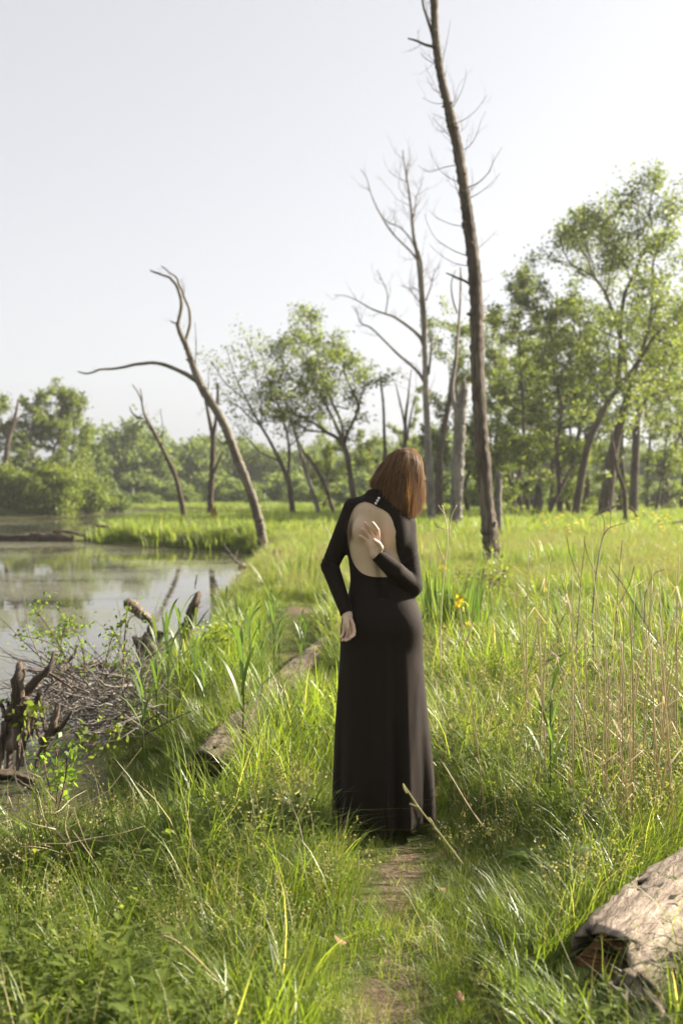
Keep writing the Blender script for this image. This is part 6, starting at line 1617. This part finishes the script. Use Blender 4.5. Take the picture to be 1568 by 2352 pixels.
for k, (px, py, s) in enumerate([(556, 1745, 1.05), (628, 1560, 0.85), (596, 1570, 0.7), (700, 1540, 0.6), (690, 1560, 0.62), (640, 1545, 0.75), (385, 1640, 0.95), (360, 1655, 0.8), (330, 1740, 0.8), (415, 1620, 0.9), (520, 1500, 0.7), (560, 1480, 0.75), (620, 1490, 0.7), (450, 1600, 0.75), (470, 1690, 0.7), (575, 1600, 0.8), (545, 1560, 0.75), (600, 1640, 0.7), (1280, 1560, 0.75), (1265, 1900, 0.9)]):
    q = gnd(px, py, -0.02)
    lab = None
    if k == 0: lab = 'tallest green reed shoot, in front of the fallen log'
    if k == 18: lab = 'green reed shoot among the dry twigs in the right hand grass'
    if k == 19: lab = 'bright reed shoot in the foreground grass right of the hem'
    if k < 3:
        o = GRP[k]; o.location = q; o.scale = (s,) * 3
    else:
        o = dup(GRP[k % 3], q, k * 1.1, s)
    o['label'] = lab or 'blue green reed shoot with upright pointed leaves on the bank left of the path'
    if k >= 18: del o['group']

# iris clumps
def iris(label, px, py, nb, hmin, hmax, spread, flowers, seed, Yflow=None):
    R = np.random.RandomState(seed)
    b = gnd(px, py, 0.0); b[2] = float(height(b[0], b[1]))
    t = thing('iris_clump', label, 'iris', tuple(b))
    mb = MB()
    for k in range(nb):
        a = R.rand() * 6.3; r = spread * math.sqrt(R.rand())
        o = b + np.array([math.cos(a) * r * 1.3, math.sin(a) * r, 0]); h = R.uniform(hmin, hmax)
        d = np.array([math.cos(a), math.sin(a), 0]); az = R.rand() * PI; s = np.array([math.cos(az), math.sin(az), 0])
        ln = 0.05 + 0.22 * R.rand(); V = []
        for u in np.linspace(0, 1, 7):
            c = o + d * h * ln * u ** 1.8 + np.array([0, 0, h * (u - 0.12 * u ** 3 * ln * 3)])
            w_ = 0.013 * (1 - u ** 2.4) + 0.0005
            V += [c - s * w_, c + s * w_]
        mb.add(V, np.array([[2 * i, 2 * i + 1, 2 * i + 3, 2 * i + 2] for i in range(6)]))
    tag(mb.build('leaves', M['reed'], t), kind='stuff')
    for (fx, fy) in flowers:
        c = at(fx, fy, b[1] - 0.40 + 0.3 * R.rand())
        mb = MB(); a0 = R.rand() * 6
        for k in range(6):
            az = a0 + k * PI / 3; d = np.array([math.cos(az), math.sin(az), 0]); s = np.array([-d[1], d[0], 0])
            L = 0.065 if k % 2 == 0 else 0.04; V = []
            for u in np.linspace(0, 1, 5):
                if k % 2 == 0: q = c + d * L * u ** .8 + np.array([0, 0, 0.018 * math.sin(u * 2.2) - 0.055 * u ** 2])
                else: q = c + d * L * .45 * u + np.array([0, 0, 0.035 * u])
                w_ = (0.027 if k % 2 == 0 else 0.010) * math.sin(PI * (0.12 + 0.80 * u))
                V += [q - s * w_, q + s * w_]
            mb.add(V, np.array([[2 * i, 2 * i + 1, 2 * i + 3, 2 * i + 2] for i in range(4)]))
        f = mb.build('flower', M['petal'], t)
        st = MB(); st.tube([np.array([c[0], c[1] + .01, b[2]]), c + np.array([0, 0, -0.005])], [.004, .003], 5)
        st.build('stem', M['reed'], f)
    return t
iris('iris clump with sword leaves and yellow flowers right of the dress', 1015, 1490, 80, 0.50, 0.92, 0.28, [(1051, 1375), (1058, 1383), (1050, 1392), (1072, 1437), (1078, 1459), (1006, 1466), (1000, 1470), (1060, 1372)], 1)
iris('smaller iris clump right of the flowering one, leaves only', 1085, 1500, 22, 0.40, 0.75, 0.12, [], 2)
iris('iris clump with yellow flowers farther back beside the elbow', 1000, 1345, 20, 0.35, 0.6, 0.25, [(1015, 1302), (1022, 1308), (985, 1315), (1024, 1322)], 3)
iris('dense dark sword leaf clump at the right edge of the meadow', 1550, 1480, 45, 0.4, 0.8, 0.30, [], 4)
iris('sword leaf clump standing in the meadow right of the tallest trunk', 1330, 1330, 34, 0.4, 0.75, 0.35, [], 5)
iris('sword leaf clump left of the torso near the bend of the path', 690, 1355, 40, 0.3, 0.6, 0.35, [], 6)
# far yellow irises in the meadow
YG = 'yellow irises flowering in the far meadow'
yp = None
Rr = np.random.RandomState(31)
for k in range(22):
    px = Rr.choice([Rr.uniform(1240, 1330), Rr.uniform(1330, 1568), Rr.uniform(1440, 1568)]); Y = Rr.uniform(27, 47)
    if k > 20: px = Rr.uniform(985, 1015); Y = 45.0
    q = at(px, 1200, Y); q[2] = 0.0
    if yp is None:
        yp = thing('yellow_iris', 'small yellow iris flowering in the meadow grass before the wood', 'iris', tuple(q), YG)
        mb = MB()
        for s in range(3):
            for c in range(4):
                a = c * PI / 2 + s; d = np.array([math.cos(a), math.sin(a), 0]); e = np.array([-d[1], d[0], 0]); o = q + np.array([0.12 * (s - 1), 0.05 * s, 0.50 - 0.09 * s])
                mb.add([o, o + d * .04 - e * .025 + [0, 0, .02], o + d * .07 - [0, 0, .02], o + d * .04 + e * .025 + [0, 0, .02]], np.array([[0, 1, 2, 3]]))
        mb.build('flower', M['petal'], yp)
        mb = MB()
        for s in range(3): mb.tube([q + [0.12 * (s - 1), 0.05 * s, 0], q + [0.12 * (s - 1), 0.05 * s, 0.48 - 0.09 * s]], .006, 4)
        mb.build('stem', M['reed'], yp)
    else:
        dup(yp, q, Rr.rand() * 6, 0.8 + 0.4 * Rr.rand())

# broad leaved plants in the foreground
def dock(label, px, py, leafl, n, seed, z=0.0, upright=0.6, name='dock_plant'):
    R = np.random.RandomState(seed)
    b = gnd(px, py, z); b[2] = float(height(b[0], b[1]))
    t = thing(name, label, 'plant', tuple(b))
    for k in range(n):
        az = k * 2.3 + R.rand(); d = np.array([math.cos(az), math.sin(az), 0]); s = np.array([-d[1], d[0], 0])
        L = leafl * (0.7 + 0.5 * R.rand()); el = upright * (0.6 + 0.6 * R.rand()); st = 0.4 * leafl
        V = []
        for u in np.linspace(0, 1, 8):
            ang = el * PI / 2 * (1 - 1.1 * u ** 1.5)
            c = b + d * (st * math.cos(el * PI / 2) + L * u * math.cos(ang)) + np.array([0, 0, st * math.sin(el * PI / 2) + L * u * math.sin(ang) * .9])
            w_ = 0.30 * L * math.sin(PI * (0.06 + 0.92 * u ** 0.8)) * (1 + 0.08 * math.sin(u * 20))
            V += [c - s * w_ + [0, 0, w_ * .25], c, c + s * w_ + [0, 0, w_ * .25]]
        mb = MB(); mb.add(V, np.array([q for i in range(7) for q in ([3 * i, 3 * i + 1, 3 * i + 4, 3 * i + 3], [3 * i + 1, 3 * i + 2, 3 * i + 5, 3 * i + 4])]))
        mb.tube([b, b + d * st * math.cos(el * PI / 2) + np.array([0, 0, st * math.sin(el * PI / 2)])], [.003, .0025], 5)
        mb.build('leaf', M['weedbig'], t)
    return t
dock('upright broad leaved seedling glowing in the foreground grass left of the path', 640, 2140, 0.13, 3, 1, upright=0.95)
dock('broad leaved plant in the grass at the lower left', 180, 2010, 0.12, 6, 2)
dock('leafy dock plant beside the hollow log', 1360, 2035, 0.14, 5, 3, upright=0.9)
dock('broad leaved plant under the torn end of the hollow log', 1300, 2330, 0.13, 6, 4)
dock('dark broad leaved plant at the bottom right corner', 1530, 2340, 0.13, 6, 5)
dock('small broad leaved plant at the lower left edge', 60, 2150, 0.10, 6, 6)
dock('dock plant in the grass right of the path', 1230, 2010, 0.11, 5, 7, upright=0.85)
# dead leaf litter caught by the grass
LG = 'brown dead leaves lying in the grass'
lp = None
Rr = np.random.RandomState(41)
for k in range(60):
    x, y = Rr.uniform(-1.3, 1.3), Rr.uniform(2.2, 6.5)
    if pond_sd(x, y) < 0.3: continue
    z = float(height(x, y)) + 0.015 + 0.05 * Rr.rand()
    if lp is None:
        lp = MB(); a = np.linspace(0, 2 * PI, 9)[:-1]
        lp.add(np.vstack([[(x, y, z + .004)], np.stack([x + 0.028 * np.cos(a), y + 0.018 * np.sin(a), z + 0.006 * np.cos(2 * a)], 1)]), np.array([[0, 1 + i, 1 + (i + 1) % 8] for i in range(8)]))
        lp = lp.build('dead_leaf', flat_mat('dead_leaf', (0.20, 0.10, 0.05), 0.8), origin=(x, y, z))
        tag(lp, 'brown curled dead leaf lying low in the grass', 'leaf', LG)
    else:
        c = lp.copy(); col.objects.link(c); c.location = (x, y, z); c.rotation_euler = (Rr.randn() * .5, Rr.randn() * .5, Rr.rand() * 6); c.scale = (0.6 + 0.6 * Rr.rand(),) * 3
